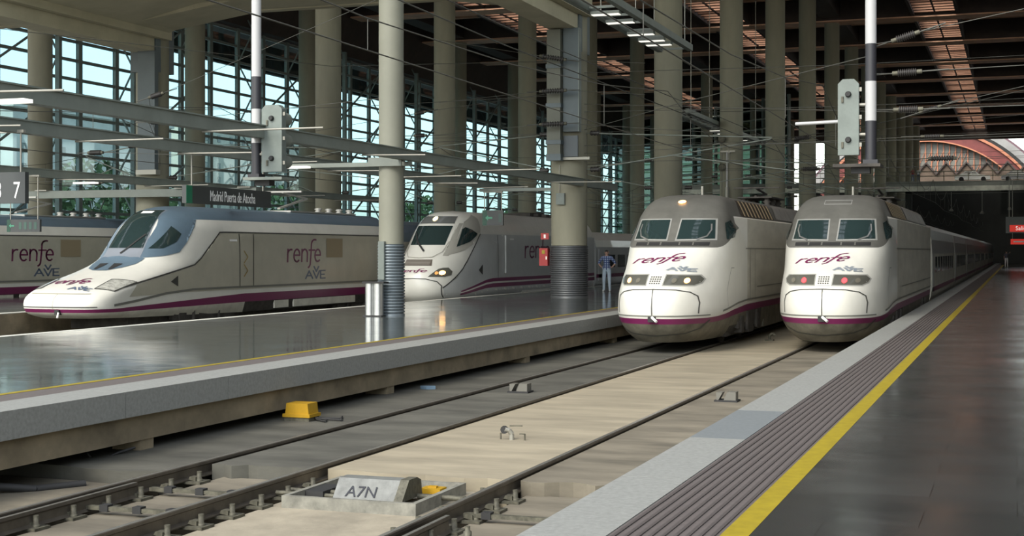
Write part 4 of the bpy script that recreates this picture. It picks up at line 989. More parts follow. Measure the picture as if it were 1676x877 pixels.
# loose cables under the platform edge
def cable(pts, lab, r=0.018):
    o = MB().tube(pts, r, 6).build('cable', RUBBER); tag(o, lab, 'cable'); return o
cable([(-11.2, 10.5, 0.05), (-11.15, 10.5, -0.19), (-10.6, 10.9, -0.185), (-9.9, 11.3, -0.185), (-9.6, 11.9, -0.185)], 'black cable hanging from the platform edge at lower left')
cable([(-9.6, 11.8, -0.18), (-10.2, 10.4, -0.18), (-10.6, 9.6, -0.18), (-11.1, 9.2, -0.18)], 'black cable looping over the slab at lower left')
cable([(-11.0, 15.2, 0.02), (-10.95, 15.3, -0.12), (-10.8, 15.6, -0.2 + 0.18), (-10.7, 15.8, 0.02)], 'black cable loop beside the concrete pier')
cable([(-11.3, 12.9, 0.1), (-11.0, 13.3, -0.1), (-10.6, 13.7, -0.18), (-10.3, 14.2, -0.18)], 'thick hose below the platform left of the pier', 0.05)
cable([(-11.6, 16.2, 0.0), (-11.6, 40, 0.0), (-11.6, 90, 0.0)], 'long conduit under the middle platform edge', 0.03)

# ------------------------------------------------------------------ platform furniture
e = empty('litter_bin', (-16.62, 35.85, PZ))
for sx in (-0.12, 0.13): MB().lathe([(0.135, 0.03), (0.135, 0.9)], 20, (sx, 0, 0)).build('drum', STEEL, e)
MB().box(-0.27, 0.28, -0.15, 0.15, 0, 0.03).build('base', RUBBER, e); MB().box(-0.29, 0.36, -0.17, 0.17, 0.9, 0.95).build('lid', RUBBER, e)
tag(e, 'twin-drum stainless steel litter bin at the foot of the slim column', 'bin')
def hung_sign(name, cx, cy, w, h, zc, face, ztop, label, th=0.12):
    """board hung on two rods; face 'x' faces +x (parallel to the tracks), 'y' faces the camera end"""
    e = empty(name, (cx, cy, zc), math.pi / 2 if face == 'x' else 0)
    MB().box(-w / 2, w / 2, -th / 2, th / 2, -h / 2, h / 2).build('board', SIGNDARK, e)
    for sx in (-0.42, 0.42): MB().cyl((sx * w, 0, h / 2), (sx * w, 0, ztop - zc), 0.02, 6).build('hanger', TUBE, e)
    if face == 'y': MB().box(-0.47 * w, 0.47 * w, -0.04, 0.04, ztop - zc - 0.06, ztop - zc).build('cross_bar', TUBE, e)
    tag(e, label, 'sign'); return e
e = hung_sign('station_sign', -20, 33.9, 4.4, 0.46, 4.0, 'x', 5.1, 'dark station name sign reading Madrid Puerta de Atocha')
MB().box(-2.2, -1.92, -0.065, -0.061, -0.23, 0.23).build('green_panel', GREEN, e)
tx = text_mesh('sign_text', 'Madrid Puerta de Atocha', 0.40, SIGNWHITE, e, 0.003); tx.location = (0.12, -0.064, -0.02); tx.rotation_euler = (math.pi / 2, 0, 0); tx.scale = (0.58, 1, 1)
e = hung_sign('platform_number_sign', -20.6, 25.1, 1.9, 0.66, 3.88, 'y', 5.1, 'dark platform number sign with a white 7 at the left edge')
for dg_, dx_ in (('3', 0.28), ('7', 0.74)):
    tx = text_mesh('sign_digit', dg_, 0.50, SIGNWHITE, e, 0.003); tx.location = (dx_, -0.064, -0.07); tx.rotation_euler = (math.pi / 2, 0, 0); tx.scale = (0.75, 1, 1)
def arrow_poly(s): return [(-s, 0), (-s * 0.2, s * 0.7), (-s * 0.2, s * 0.25), (s, s * 0.25), (s, -s * 0.25), (-s * 0.2, -s * 0.25), (-s * 0.2, -s * 0.7)]
def exit_sign(x, y, w, h, z, lab, ztop, n):
    e = hung_sign('exit_sign', x, y, w, h, z, 'y', ztop, lab, 0.1)
    MB().box(-w / 2, -w / 2 + h * 0.32, -0.056, -0.052, -h / 2, h / 2).build('green_panel', mat('sign_green_dark', (0.006, 0.05, 0.03), 0.5), e)
    MB().prism([(px - w / 2 + h * 0.45, pz) for px, pz in arrow_poly(h * 0.25)], -0.060, -0.057, 'y').build('arrow', mat('arrow_green', (0.06, 0.26, 0.16), 0.5), e)
    for i in range(n):
        xx = -w / 2 + h * 1.15 + i * (w - h * 1.2) / n
        MB().box(xx, xx + (w - h * 1.2) / n * 0.55, -0.056, -0.052, -h * 0.28, h * 0.28).build('pictogram', mat('pictogram_green', (0.04, 0.09, 0.07), 0.5), e)
exit_sign(-31.5, 40.1, 1.32, 0.42, 3.4, 'green exit sign hanging over the second platform at far left', 5.1, 4)
exit_sign(-19.55, 53.3, 0.86, 0.60, 3.86, 'green exit sign with arrow hanging in front of the round-nosed train', 4.92, 2)
# things on the big column
cx, cy = colB
e = empty('fire_cabinet', (cx - 0.88, cy - 0.42, 2.32)); MB().box(-0.17, 0.17, -0.12, 0.12, -0.34, 0.34).build('cabinet', RED, e); MB().box(-0.06, 0.06, -0.13, -0.12, 0.12, 0.26).build('window', YELLOW, e); MB().box(0.1, 0.14, -0.14, -0.12, -0.1, 0.02).build('handle', CHROME, e)
tag(e, 'red fire hose cabinet on the left of the big ribbed column', 'fire cabinet')
e = empty('fire_sign', (cx - 0.86, cy - 0.42, 3.12)); MB().box(-0.16, 0.16, -0.015, 0.015, -0.12, 0.12).build('plate', RED, e); MB().box(-0.04, 0.04, -0.02, -0.015, -0.07, 0.07).build('pictogram', SIGNWHITE, e)
tag(e, 'small red sign above the fire cabinet', 'sign')
e = empty('junction_box', (cx - 0.12, cy - 0.74, 4.55)); MB().box(-0.17, 0.17, -0.06, 0.06, -0.22, 0.22).build('box', SIGNALBOX, e); MB().box(-0.15, 0.15, -0.07, -0.06, -0.2, 0.2).build('lid', SIGNALBOX, e); MB().cyl((-0.05, 0, 0.22), (-0.05, 0, 1.3), 0.015, 6).build('conduit', TUBE, e)
tag(e, 'grey junction box high on the big ribbed column', 'junction box')
e = empty('steel_mast', (cx - 0.28, cy - 0.98, 0)); MB().box(-0.27, 0.27, -0.16, 0.16, 6.05, 11.0).build('mast', mat('mast_grey', (0.12, 0.125, 0.10), 0.6, 0.1, 1.0), e); MB().box(-0.29, 0.29, -0.18, 0.18, 6.0, 6.25).build('foot_plate', BLUEGREY, e)
for z in (6.7, 8.1, 9.6): MB().box(-0.3, 0.3, -0.2, 0.3, z - 0.08, z + 0.08).build('strap', BLUEGREY, e)
tag(e, 'rectangular steel mast strapped to the big column', 'mast')
e = empty('steel_casing', (cx + 0.34, cy - 0.80, 0)); MB().box(-0.3, 0.3, -0.14, 0.14, 7.1, 11.05).build('casing', BLUEGREY, e); MB().box(0.3, 0.34, -0.16, 0.16, 7.1, 11.05).build('edge_angle', MULLION, e)
tag(e, 'blue grey steel casing on the right of the big column', 'casing')
e = empty('steel_casing', (ROWS['second'] + 0.30, YK[1] - 0.80, 0)); MB().box(-0.42, 0.42, -0.14, 0.14, 5.9, 11.05).build('casing', BLUEGREY, e); MB().box(-0.5, 0.5, -0.17, 0.17, 5.8, 6.0).build('foot_plate', TUBE, e)
tag(e, 'blue grey steel casing on the nearest column of the second platform', 'casing')
e = empty('dark_panel', (cx + 0.32, cy - 0.82, 6.55)); MB().box(-0.28, 0.28, -0.05, 0.05, -0.4, 0.4).build('panel', mat('panel_slate', (0.07, 0.085, 0.095), 0.5), e); MB().box(-0.3, 0.75, -0.06, 0.06, -0.52, -0.42).build('bracket', TUBE, e)
tag(e, 'dark square panel on the big column above the beam', 'panel')

# ------------------------------------------------------------------ signals hanging on banded poles
def signal(x, y, zb, bands, ztop, bx, bw, bz0, bz1, hoods, label):
    e = empty('hanging_signal', (x, y, 0)); z = zb; dark = True
    for zz in bands + [ztop]:
        MB().lathe([(0.108, z), (0.108, zz)], 18).build('black_band' if dark else 'white_band', POLEBLACK if dark else POLEWHITE, e); z = zz; dark = not dark
    MB().box(-0.14, 0.14, -0.14, 0.14, zb - 0.08, zb).build('pole_foot', POLEBLACK, e)
    # housing with rounded top
    pr = [(bx - bw / 2, bz0), (bx + bw / 2, bz0), (bx + bw / 2, bz1 - 0.09), (bx + bw / 2 - 0.09, bz1), (bx - bw / 2 + 0.09, bz1), (bx - bw / 2, bz1 - 0.09)]
    hs = MB().prism(pr, -0.1, 0.1, 'y').build('signal_housing', SIGNALBOX, e)
    for zz in (bz0 + (bz1 - bz0) * 0.2, bz0 + (bz1 - bz0) * 0.8):
        MB().lathe([(0.06, 0), (0.06, -0.03), (0.045, -0.07)], 12, (bx + 0.0, -0.1, zz), 'y').build('boss', RUBBER, hs)
        MB().box(bx - 0.13, bx - 0.09, -0.13, -0.1, zz - 0.16, zz - 0.04).build('latch', FASTEN, hs)
    for zz in (bz0 + 0.2, (bz0 + bz1) / 2, bz1 - 0.2): MB().box(bx + bw / 2, bx + bw / 2 + 0.05, -0.06, -0.02, zz - 0.04, zz + 0.04).build('hinge', TUBE, hs)
    if hoods:
        for zz in (bz0 + 0.25, (bz0 + bz1) / 2, bz1 - 0.28): MB().lathe([(0.17, 0.1), (0.17, 0.2), (0.15, 0.55)], 16, (bx + 0.02, 0, zz), 'y').build('lamp_hood', GANTRY, hs)
    x0, x1 = min(-0.2, bx - bw / 2 - 0.08), max(0.2, bx + bw / 2 + 0.08)
    MB().box(x0, x1, -0.25, 0.45, zb - 0.14, zb - 0.08).build('tray', GANTRY if hoods else UNDER, e)
    MB().box(bx * 0.45 - 0.18, bx * 0.45 + 0.18, -0.1, 0.15, zb - 0.26, zb - 0.14).build('terminal_box', RUBBER, e)
    MB().cyl((bx, 0, bz1 - 0.5), (0, 0, bz1 - 0.5), 0.035, 8).build('arm', TUBE, e); MB().cyl((bx, 0, bz0 + 0.4), (0, 0, bz0 + 0.4), 0.035, 8).build('arm', TUBE, e)
    if not hoods:
        MB().cyl((bx - 1.05, 0.1, 5.07), (bx, 0.1, 5.1), 0.035, 8).build('arm', POLEWHITE, e)
    MB().box(-0.3, 0.3, -0.3, 0.3, ztop - 0.1, ztop).build('top_plate', GANTRY, e)
    tag(e, label, 'signal')
signal(-2.69, 28.7, 4.32, [5.08, 5.85, 6.58], 11.7, -0.42, 0.40, 4.42, 5.9, False, 'grey signal box on a black and white pole above the right platform')
signal(-16.0, 28.3, 4.26, [4.95, 5.71, 6.43], 11.7, 0.44, 0.50, 4.3, 5.78, True, 'grey signal box with hoods on a banded pole above the middle platform')
e = empty('signal_gantry', (0, 28.5, 11.7)); 
for zz in (0.05, 0.75): MB().box(-40, 14.9, -0.28, -0.16, zz, zz + 0.12).build('chord', GANTRY, e); MB().box(-40, 14.9, 0.16, 0.28, zz, zz + 0.12).build('chord', GANTRY, e)
for k in range(27): MB().bar((-40 + k * 2, -0.22, 0.15), (-38 + k * 2, -0.22, 0.8), 0.06, 0.06).build('lattice', GANTRY, e)
tag(e, 'lattice gantry above the picture from which the banded poles hang', 'gantry')

# ------------------------------------------------------------------ longitudinal gantry beams over the middle platform
def platform_beam(x, y0, y1, z, lab, tubes):
    e = empty('gantry_beam', (x, y0, z))
    MB().box(-0.13, 0.13, 0, y1 - y0, -0.13, 0.13).build('box_beam', GANTRY, e)
    MB().box(-0.17, 0.17, 0, y1 - y0, 0.13, 0.16).build('top_flange', GANTRY, e)
    for k in range(tubes):
        y = 2.5 + k * (y1 - y0 - 4) / tubes
        MB().cyl((0, y, -0.17), (1.7 + 0.5 * (k % 3), y + 0.15, -0.15 - 0.04 * (k % 2)), 0.02, 8).build('cross_tube', TUBE, e)
        if k % 5 == 1: MB().box(0.3, 1.2, y + 0.5, y + 0.72, -0.30, -0.24).build('lamp', LIGHTTUBE, e)
    tag(e, lab, 'beam')
platform_beam(-15.87, 8, 58, 5.18, 'long grey steel beam in front of the slim column above the middle platform', 6)
platform_beam(-20.0, 8, 58, 5.18, 'long grey steel beam behind the slim column above the middle platform', 11)
for y, lab in ((36.5, 'slim column'), (53.3, 'big ribbed column')):
    e = empty('support_arm', (0, y, 5.0)); MB().box(-20.1, -15.8, -0.08, 0.08, -0.1, 0.02).build('arm', GANTRY, e); MB().box(-16.9, -15.9, -0.45, -0.4, -0.12, 0.12).build('collar', GANTRY, e)
    tag(e, 'steel cross arm carrying the beams at the ' + lab, 'support arm')
e = empty('cross_beam', (0, 52.3, 5.0)); MB().box(-45, -29.5, -0.15, 0.15, -0.16, 0.16).build('box_beam', GANTRY, e)
for xx in (-44, -40, -33, -30): MB().box(xx - 0.3, xx + 0.3, -0.3, 0.3, 0.16, 0.2).build('clamp', TUBE, e)
tag(e, 'grey cross beam at the second platform column above the far train', 'beam')
platform_beam(-31.5, 34, 70, 5.2, 'grey steel beam above the second platform', 6)

# ------------------------------------------------------------------ lighting gantries under the roof
def light_gantry(x0, x1, y0, y1, z, lamps, lab, hang=True):
    e = empty('lighting_gantry', (0, 0, 0))
    for x in (x0, x1): MB().box(x - 0.1, x + 0.1, y0, y1, z - 0.12, z + 0.12).build('side_beam', GANTRY, e)
    n = int((y1 - y0) / 1.6)
    for k in range(n + 1):
        y = y0 + k * (y1 - y0) / n; MB().box(x0, x1, y - 0.03, y + 0.03, z - 0.04, z + 0.04).build('rung', GANTRY, e)
    for y in lamps:
        l = MB().box(x0 + 0.12, x1 - 0.12, y - 0.16, y + 0.16, z - 0.22, z - 0.12).build('lamp_housing', GANTRY, e); MB().box(x0 + 0.14, x1 - 0.14, y - 0.14, y + 0.14, z - 0.24, z - 0.22).build('diffuser', LIGHTTUBE, l)
    for y in (y0 + 1, (y0 + y1) / 2, y1 - 1):
        for x in (x0, x1): MB().cyl((x, y, z), (x, y, ROOF_Z), 0.02, 6).build('hanger', TUBE, e)
    tag(e, lab, 'lighting gantry')
light_gantry(-13.2, -12.0, 38, 55, 10.45, (45.0, 46.8, 49.6, 51.2, 52.3), 'lighting gantry with bright tubes at the top centre')
light_gantry(-18.3, -17.2, 78, 101, 10.3, (89, 91.5, 93.5, 95.5, 97.5), 'lighting gantry with bright tubes beside the third column of the middle row')

# ------------------------------------------------------------------ overhead lines
def overhead(x, y0, y1, lab, zc=5.35, zm=6.7):
    e = empty('overhead_line', (x, 0, 0)); sup = [y for y in [y0] + [k for k in YK if y0 < k < y1] + [y1]]
    c = MB(); m = MB()
    c.tube([(0.15 * (-1) ** i, y, zc) for i, y in enumerate(sup)], 0.011, 5).build('contact_wire', WIRE, e)
    pts = []
    for a, b in zip(sup[:-1], sup[1:]):
        for q in range(6):
            t_ = q / 6; pts.append((0, a + (b - a) * t_, zm - 0.9 * 4 * t_ * (1 - t_) * min(1, (b - a) / 17)))
    pts.append((0, sup[-1], zm)); m.tube(pts, 0.011, 5).build('messenger_wire', WIRE, e)
    for i, p in enumerate(pts):
        if i % 2 == 1 and p[1] < 150: MB().cyl((0, p[1], p[2]), (0, p[1], zc), 0.008, 4).build('dropper', WIRE, e)
    tag(e, lab, 'overhead line')
overhead(-4.61, 0, 215, 'overhead contact line above the train at the right platform')
overhead(-8.57, 0, 215, 'overhead contact line above the train with amber headlights')
overhead(-21.85, 0, 190, 'overhead contact line above the round-nosed train')
overhead(-25.75, 0, 190, 'overhead contact line above the duck-billed train')
overhead(-38.6, 20, 190, 'overhead contact line above the far left train')
def wire(pts, lab, r=0.011):
    o = MB().tube(pts, r, 5).build('span_wire', WIRE); tag(o, lab, 'wire'); return o
for k, nm in ((1, 'big ribbed column'), (2, 'second middle column'), (3, 'third middle column'), (4, 'fourth middle column')):
    for z, zn in ((6.6, 'low'), (7.9, 'middle'), (9.4, 'high')):
        wire([(-15.7, YK[k] - 0.3, z), (-6, YK[k] - 0.3, z - 0.12), (4, YK[k] - 0.3, z)], 'thin %s span wire across the near tracks from the %s' % (zn, nm))
for k, nm in ((1, 'big ribbed column'), (2, 'second middle column'), (3, 'third middle column')):
    for z, zn in ((7.0, 'low'), (8.6, 'high')):
        wire([(-17.1, YK[k], z), (-26, YK[k], z - 0.15), (-34.5, YK[k], z)], 'thin %s span wire to the second platform from the %s' % (zn, nm))
wire([(-12.8, 10, 8.2), (-12.8, 36, 8.0), (-12.8, 70, 8.2), (-12.8, 120, 8.2)], 'feeder wire running away above the middle platform edge', 0.018)
wire([(-12.4, 10, 8.5), (-12.4, 36, 8.3), (-12.4, 70, 8.5), (-12.4, 120, 8.5)], 'second feeder wire above the middle platform edge', 0.014)
wire([(-30.0, 30, 9.0), (-24, 48, 9.4), (-17.2, 53, 9.9)], 'slack wire rising to the column head at the deck')
wire([(-34.5, 30, 8.4), (-34.2, 46, 8.0), (-33.9, 70, 8.3)], 'feeder wire along the second platform', 0.02)
wire([(2.2, 28.7, 6.0), (-6.0, 60, 7.6), (-15.7, 86.6, 9.0)], 'slanting wire from the right signal pole')
wire([(-2.7, 28.7, 6.35), (-9, 40, 6.75), (-15.7, 53, 7.2)], 'slanting wire from the right signal pole to the big column')
# insulators strung on wires
def insulator(p, d, L, lab, r=0.075, ends=None):
    p = Vector(p); d = Vector(d).normalized(); e = empty('insulator', p)
    n = 9; prof = []
    for i in range(n):
        a = -L / 2 + L * i / n; prof += [(r * 0.55, a), (r, a + L / n * 0.35), (r, a + L / n * 0.55), (r * 0.55, a + L / n * 0.9)]
    o = MB().lathe(prof, 12, (0, 0, 0), 'x').build('sheds', INSUL, e)
    o2 = MB(); o2.cyl((-L / 2 - 0.1, 0, 0), (-L / 2, 0, 0), r * 0.6, 8); c1 = o2.build('end_cap', FASTEN, e)
    o3 = MB(); o3.cyl((L / 2, 0, 0), (L / 2 + 0.1, 0, 0), r * 0.6, 8); c2 = o3.build('end_cap', FASTEN, e)
    MB().cyl((-L / 2 - 0.6, 0, 0), (L / 2 + 0.6, 0, 0), 0.016, 6).build('tie_rod', WIRE, e)
    q = Vector((1, 0, 0)).rotation_difference(d).inverted()
    for s, w in zip((-1, 1), ends or ()):
        MB().cyl((s * (L / 2 + 0.1), 0, 0), q @ (Vector(w) - p), 0.009, 5).build('tie_wire', WIRE, e)
    e.rotation_mode = 'QUATERNION'; e.rotation_quaternion = Vector((1, 0, 0)).rotation_difference(d)
    tag(e, lab, 'insulator')
insulator((-2.05, 28.9, 6.72), (1, 0, 0.30), 0.36, 'dark ribbed insulator beside the right pole, uppermost', ends=((-2.62, 28.75, 6.58), (15, 29, 9.8)))
insulator((-2.02, 28.9, 6.02), (1, 0, 0.04), 0.36, 'dark ribbed insulator beside the right pole, middle one', ends=((-2.62, 28.75, 6.0), (15, 29, 6.4)))
insulator((-2.0, 28.9, 5.30), (1, 0, 0.0), 0.36, 'dark ribbed insulator beside the right pole, lowest', ends=((-2.62, 28.75, 5.3), (15, 29, 5.4)))
insulator((-2.2, 40.0, 6.35), (1, 0, 0.3), 0.4, 'small slanting insulator right of the right pole', 0.06, ((-15.7, 53.0, 8.2), (15, 40, 10)))
insulator((-2.15, 40.0, 5.62), (1, 0, 0.0), 0.4, 'small level insulator right of the right pole', 0.06, ((-15.7, 53.0, 6.3), (15, 40, 5.8)))
insulator((-2.6, 55.0, 5.95), (1, 0, 0.0), 0.8, 'dark insulator in front of the dark column row near the red arch', 0.1, ((-15.75, 53.1, 6.0), (15, 55, 6.2)))
insulator((cx - 0.15, cy - 1.6, 9.85), (1, 0.1, -0.18), 0.85, 'dark insulator across the big column, top one', 0.1, ((-21.85, 53.3, 11.0), (-12.8, 51, 9.4)))
insulator((cx - 0.15, cy - 1.6, 8.6), (1, 0.1, 0.02), 0.85, 'dark insulator across the big column, middle one', 0.1, ((-21.85, 53.3, 8.5), (-12.8, 51, 8.25)))
insulator((cx - 0.15, cy - 1.6, 7.35), (1, 0.1, 0.02), 0.85, 'dark insulator across the big column, lowest', 0.1, ((-21.85, 53.3, 7.2), (-8.57, 51, 6.65)))
insulator((-22.2, 52.2, 8.0), (1, 0, 0.15), 0.3, 'small dark insulator left of the big column, upper', 0.09, ((-34.5, 53.3, 6.6), (-17.1, 53.3, 8.7)))
insulator((-22.2, 52.2, 7.1), (1, 0, 0.0), 0.35, 'small dark insulator left of the big column, lower', 0.09, ((-34.5, 53.3, 7.0), (-17.1, 53.3, 7.1)))
insulator((-26.6, 40.5, 7.65), (1, 0, 0.25), 0.40, 'dark insulator in front of the glass wall, upper', 0.09, ((-34.6, 53.0, 6.2), (-16.7, 36.5, 9.6)))
insulator((-26.6, 40.5, 6.78), (1, 0, 0.0), 0.40, 'dark insulator in front of the glass wall, lower', 0.09, ((-34.6, 53.0, 6.8), (-16.7, 36.5, 6.8)))
insulator((-9.4, 70.0, 6.5), (1, 0, 0.0), 0.7, 'dark insulator above the roof of the amber-lit train', 0.12, ((-15.7, 70.05, 6.5), (15, 70, 6.6)))
insulator((-9.8, 70.0, 8.0), (1, 0, 0.1), 0.7, 'dark insulator high above the amber-lit train', 0.12, ((-15.7, 70.05, 7.5), (15, 70, 10)))
insulator((-33.6, 47.0, 6.35), (1, 0, 0.0), 0.5, 'dark insulator left of the second platform column, upper', 0.1, ((-53.2, 86.8, 6.2), (-20.0, 36, 5.2)))
insulator((-33.6, 47.0, 5.2), (1, 0, 0.0), 0.5, 'dark insulator left of the second platform column, lower', 0.1, ((-38.6, 47, 5.35), (-31.5, 47, 5.2)))
# cantilever brackets on the columns
def bracket(x, y, x1, lab):
    e = empty('cantilever_bracket', (0, y, 0))
    MB().cyl((x, 0, 7.1), (x1, 0, 6.75), 0.024, 8).build('top_tube', GANTRY, e); MB().cyl((x, 0, 5.7), (x1, 0, 6.7), 0.024, 8).build('diagonal_tube', GANTRY, e)
    MB().cyl((x + (x1 - x) * 0.45, 0, 6.2), (x1 + (x1 - x) * 0.12, 0, 5.5), 0.02, 8).build('registration_arm', GANTRY, e)
    s = 1 if x1 > x else -1
    for z in (7.1, 5.7): MB().lathe([(0.07, 0), (0.11, 0.06), (0.07, 0.12), (0.11, 0.18), (0.07, 0.24), (0.11, 0.3), (0.07, 0.36)], 10, (x + s * 0.15 if s > 0 else x - 0.5, 0, z), 'x').build('insulator', INSUL, e)
    tag(e, lab, 'bracket')
for k, nm in ((1, 'big ribbed column'), (2, 'second middle column'), (3, 'third middle column'), (4, 'fourth middle column'), (5, 'fifth middle column')):
    bracket(ROWS['middle'] + 0.7, YK[k], -8.57, 'overhead line bracket reaching right from the ' + nm)
    bracket(ROWS['middle'] - 0.7, YK[k], -21.85, 'overhead line bracket reaching left from the ' + nm)
for k, nm in ((1, 'nearest'), (2, 'second'), (3, 'third'), (4, 'fourth')):
    bracket(ROWS['second'] + 0.7, YK[k], -25.75, 'overhead line bracket reaching right from the %s column of the second platform' % nm)
    bracket(ROWS['second'] - 0.7, YK[k], -38.6, 'overhead line bracket reaching left from the %s column of the second platform' % nm)
# tension weights on the third middle column
e = empty('tension_device', (-15.6, YK[3] - 0.9, 0))
for z in (9.3, 7.6): MB().lathe([(0.10, -0.05), (0.24, -0.05), (0.24, 0.05), (0.10, 0.05)], 16, (-1.2, 0, z), 'y').build('pulley', FASTEN, e)
MB().cyl((-1.2, 0, 9.3), (-1.2, 0, 5.2), 0.02, 6).build('rope', WIRE, e); MB().lathe([(0.12, 5.2), (0.12, 6.4)], 12, (-0.9, 0, 0)).build('weight_stack', TUBE, e); MB().cyl((-0.9, 0, 8.6), (-0.9, 0, 6.4), 0.05, 8).build('guide_rod', POLEWHITE, e); MB().box(-1.3, -0.4, -0.05, 0.05, 8.5, 8.6).build('arm', TUBE, e); MB().box(-0.9, -0.7, 0.0, 0.35, 8.45, 8.6).build('arm', TUBE, e); MB().box(-1.3, -1.1, 0.0, 0.35, 9.25, 9.4).build('arm', TUBE, e)
tag(e, 'pulleys and hanging weight on the third column of the middle row', 'tension device')

# ------------------------------------------------------------------ road bridge at the far end with cars and people
e = struct(MB().box(-45, 40, 193.5, 203, 10.6, 11.6).build('bridge_deck', mat('bridge_edge', (0.20, 0.21, 0.19), 0.6, 0.2, 0.6)), 'road bridge crossing at the far end of the hall')
MB().box(-45, 40, 193.2, 193.5, 10.3, 10.95).build('fascia', mat('fascia_pale', (0.6, 0.6, 0.52), 0.6, 0.3, 0.8), e)
for z in (12.25, 12.85): MB().box(-45, 40, 193.55, 193.65, z - 0.05, z + 0.05).build('handrail', mat('railing_olive', (0.16, 0.16, 0.11), 0.6), e)
for k in range(29): MB().box(-45 + k * 3, -44.9 + k * 3, 193.55, 193.65, 11.6, 12.85).build('railing_post', MATS['railing_olive'], e)
for k in range(5): MB().box(-26 + k * 12, -25.2 + k * 12, 197, 198, -0.4, 10.6).build('bridge_pier', DARKWALL, e)
def car(x, y, z, L, colour, lab):
    c = empty('car', (x, y, z)); h = L / 2; m = mat('car_' + colour[0], colour[1], 0.25, coat=0.5)
    MB().prism([(-h, 0.25), (h, 0.25), (h, 0.62), (h * 0.92, 0.78), (h * 0.45, 0.88), (-h * 0.55, 0.92), (-h * 0.95, 0.80), (-h, 0.6)], -0.82, 0.82, 'y').build('body', m, c)
    MB().prism([(h * 0.45, 0.86), (h * 0.12, 1.36), (-h * 0.38, 1.40), (-h * 0.72, 0.90)], -0.70, 0.70, 'y').build('cabin', m, c)
    for a, b in (((h * 0.36, 0.1), 1), ):
        for sy in (-1, 1):
            MB().prism([(h * 0.34, 0.92), (h * 0.1, 1.28), (-h * 0.05, 1.3), (-h * 0.05, 0.92)], sy * 0.70, sy * 0.715, 'y').build('side_window', CARWIN, c)
            MB().prism([(-h * 0.09, 0.92), (-h * 0.09, 1.3), (-h * 0.34, 1.3), (-h * 0.58, 0.94)], sy * 0.70, sy * 0.715, 'y').build('side_window', CARWIN, c)
    for sx in (-0.62, 0.62):
        for sy in (-1, 1): MB().lathe([(0.16, -0.09), (0.31, -0.09), (0.31, 0.09), (0.16, 0.09)], 14, (sx * h, sy * 0.74, 0.31), 'y').build('wheel', RUBBER, c)
    tag(c, lab, 'car')
car(-5.5, 196.5, 11.6, 4.4, ('white', (0.9, 0.9, 0.88)), 'white car crossing the far bridge below the red arch')
car(0.2, 196.9, 11.6, 4.3, ('blue', (0.06, 0.08, 0.13)), 'dark blue car on the far bridge at the right edge')
# platform end signs
e = empty('exit_board', (0.7, 160, 5.2)); MB().box(-1.85, 2.2, -0.1, 0.1, -0.75, 0.95).build('board', mat('board_grey', (0.10, 0.11, 0.11), 0.5), e)
MB().box(-1.45, 0.7, -0.14, -0.1, -0.62, 0.1).build('red_panel', REDLIT, e); tx = text_mesh('sign_text', 'Salida', 0.6, mat('lit_sign_white', (0.9, 0.8, 0.78), 0.5, emit=(1, 0.85, 0.8), estr=0.6), e, 0.005); tx.location = (-0.2, -0.15, -0.27); tx.rotation_euler = (math.pi / 2, 0, 0)
for sx in (-1.5, 1.8): MB().cyl((sx, 0, 0.95), (sx, 0, 5.4), 0.04, 6).build('hanger', TUBE, e)
tag(e, 'grey hanging board with a lit red panel at the far platform end', 'sign')
e = empty('exit_board', (0.5, 170, 3.6)); MB().box(-1.2, 1.2, -0.06, 0.06, -0.3, 0.3).build('red_panel', REDLIT, e); MB().box(-0.9, 0.3, -0.08, -0.06, -0.06, 0.08).build('white_bar', SIGNWHITE, e)
for sx in (-1, 1): MB().cyl((sx, 0, 0.3), (sx, 0, 7), 0.03, 6).build('hanger', TUBE, e)
tag(e, 'small lit red sign below the hanging board at the platform end', 'sign')
for i, (x, y, z) in enumerate(((-8.5, 205, 8.0), (-4.5, 205, 7.6), (-1.0, 208, 8.2), (2.0, 205, 7.7))):
    e = empty('wall_lamp', (x, y, z)); MB().lathe([(0.25, 0), (0.3, 0.1), (0.1, 0.4)], 10).build('shade', TUBE, e); MB().cyl((0, 0, 0.4), (0, 0, 10.6 - z), 0.04, 6).build('stem', TUBE, e)
    tag(e, 'pale hanging lamp in the dark below the bridge, %s from the left' % ['first', 'second', 'third', 'fourth'][i], 'lamp')
# ------------------------------------------------------------------ the old arched hall beyond, and what lies outside the glass
ACX, ACZ, AR, AY = -17.4, 2.9, 24.2, 300.0
e = empty('arched_hall', (ACX, AY, ACZ))
def arch_band(r0, r1, y0, y1, a0, a1, n=40):
    mb = MB()
    for i in range(n):
        t0, t1 = math.radians(a0+(a1-a0)*i/n), math.radians(a0+(a1-a0)*(i+1)/n)
        c = [(r*math.sin(t), y, r*math.cos(t)) for t in (t0, t1) for r in (r0, r1) for y in (y0, y1)]
        mb.add(c, [(0,2,6,4),(1,5,7,3),(0,4,5,1),(2,3,7,6)])
    mb.add([(r*math.sin(math.radians(a0)), y, r*math.cos(math.radians(a0))) for r in (r0, r1) for y in (y0, y1)], [(0,1,3,2)])
    mb.add([(r*math.sin(math.radians(a1)), y, r*math.cos(math.radians(a1))) for r in (r0, r1) for y in (y0, y1)], [(0,1,3,2)])
    return mb
REDARCH = mat('red_oxide_arch', (0.15, 0.03, 0.026), 0.6, 0.2, 0.6); ORANGE = mat('orange_frame', (0.42, 0.16, 0.085), 0.6)
arch_band(21.7, 24.0, -1.5, 0.5, -62, 62).build('red_arch', REDARCH, e)
arch_band(23.9, 24.4, -2.0, -1.3, -62, 62).build('arch_rim', ORANGE, e)
arch_band(21.55, 21.8, -1.8, -1.3, -62, 62).build('arch_rim', ORANGE, e)
arch_band(25.2, 26.6, 2, 60, -64, 64).build('vault_roof', mat('vault_grey', (0.27, 0.27, 0.26), 0.7, 0.15, 0.3), e)
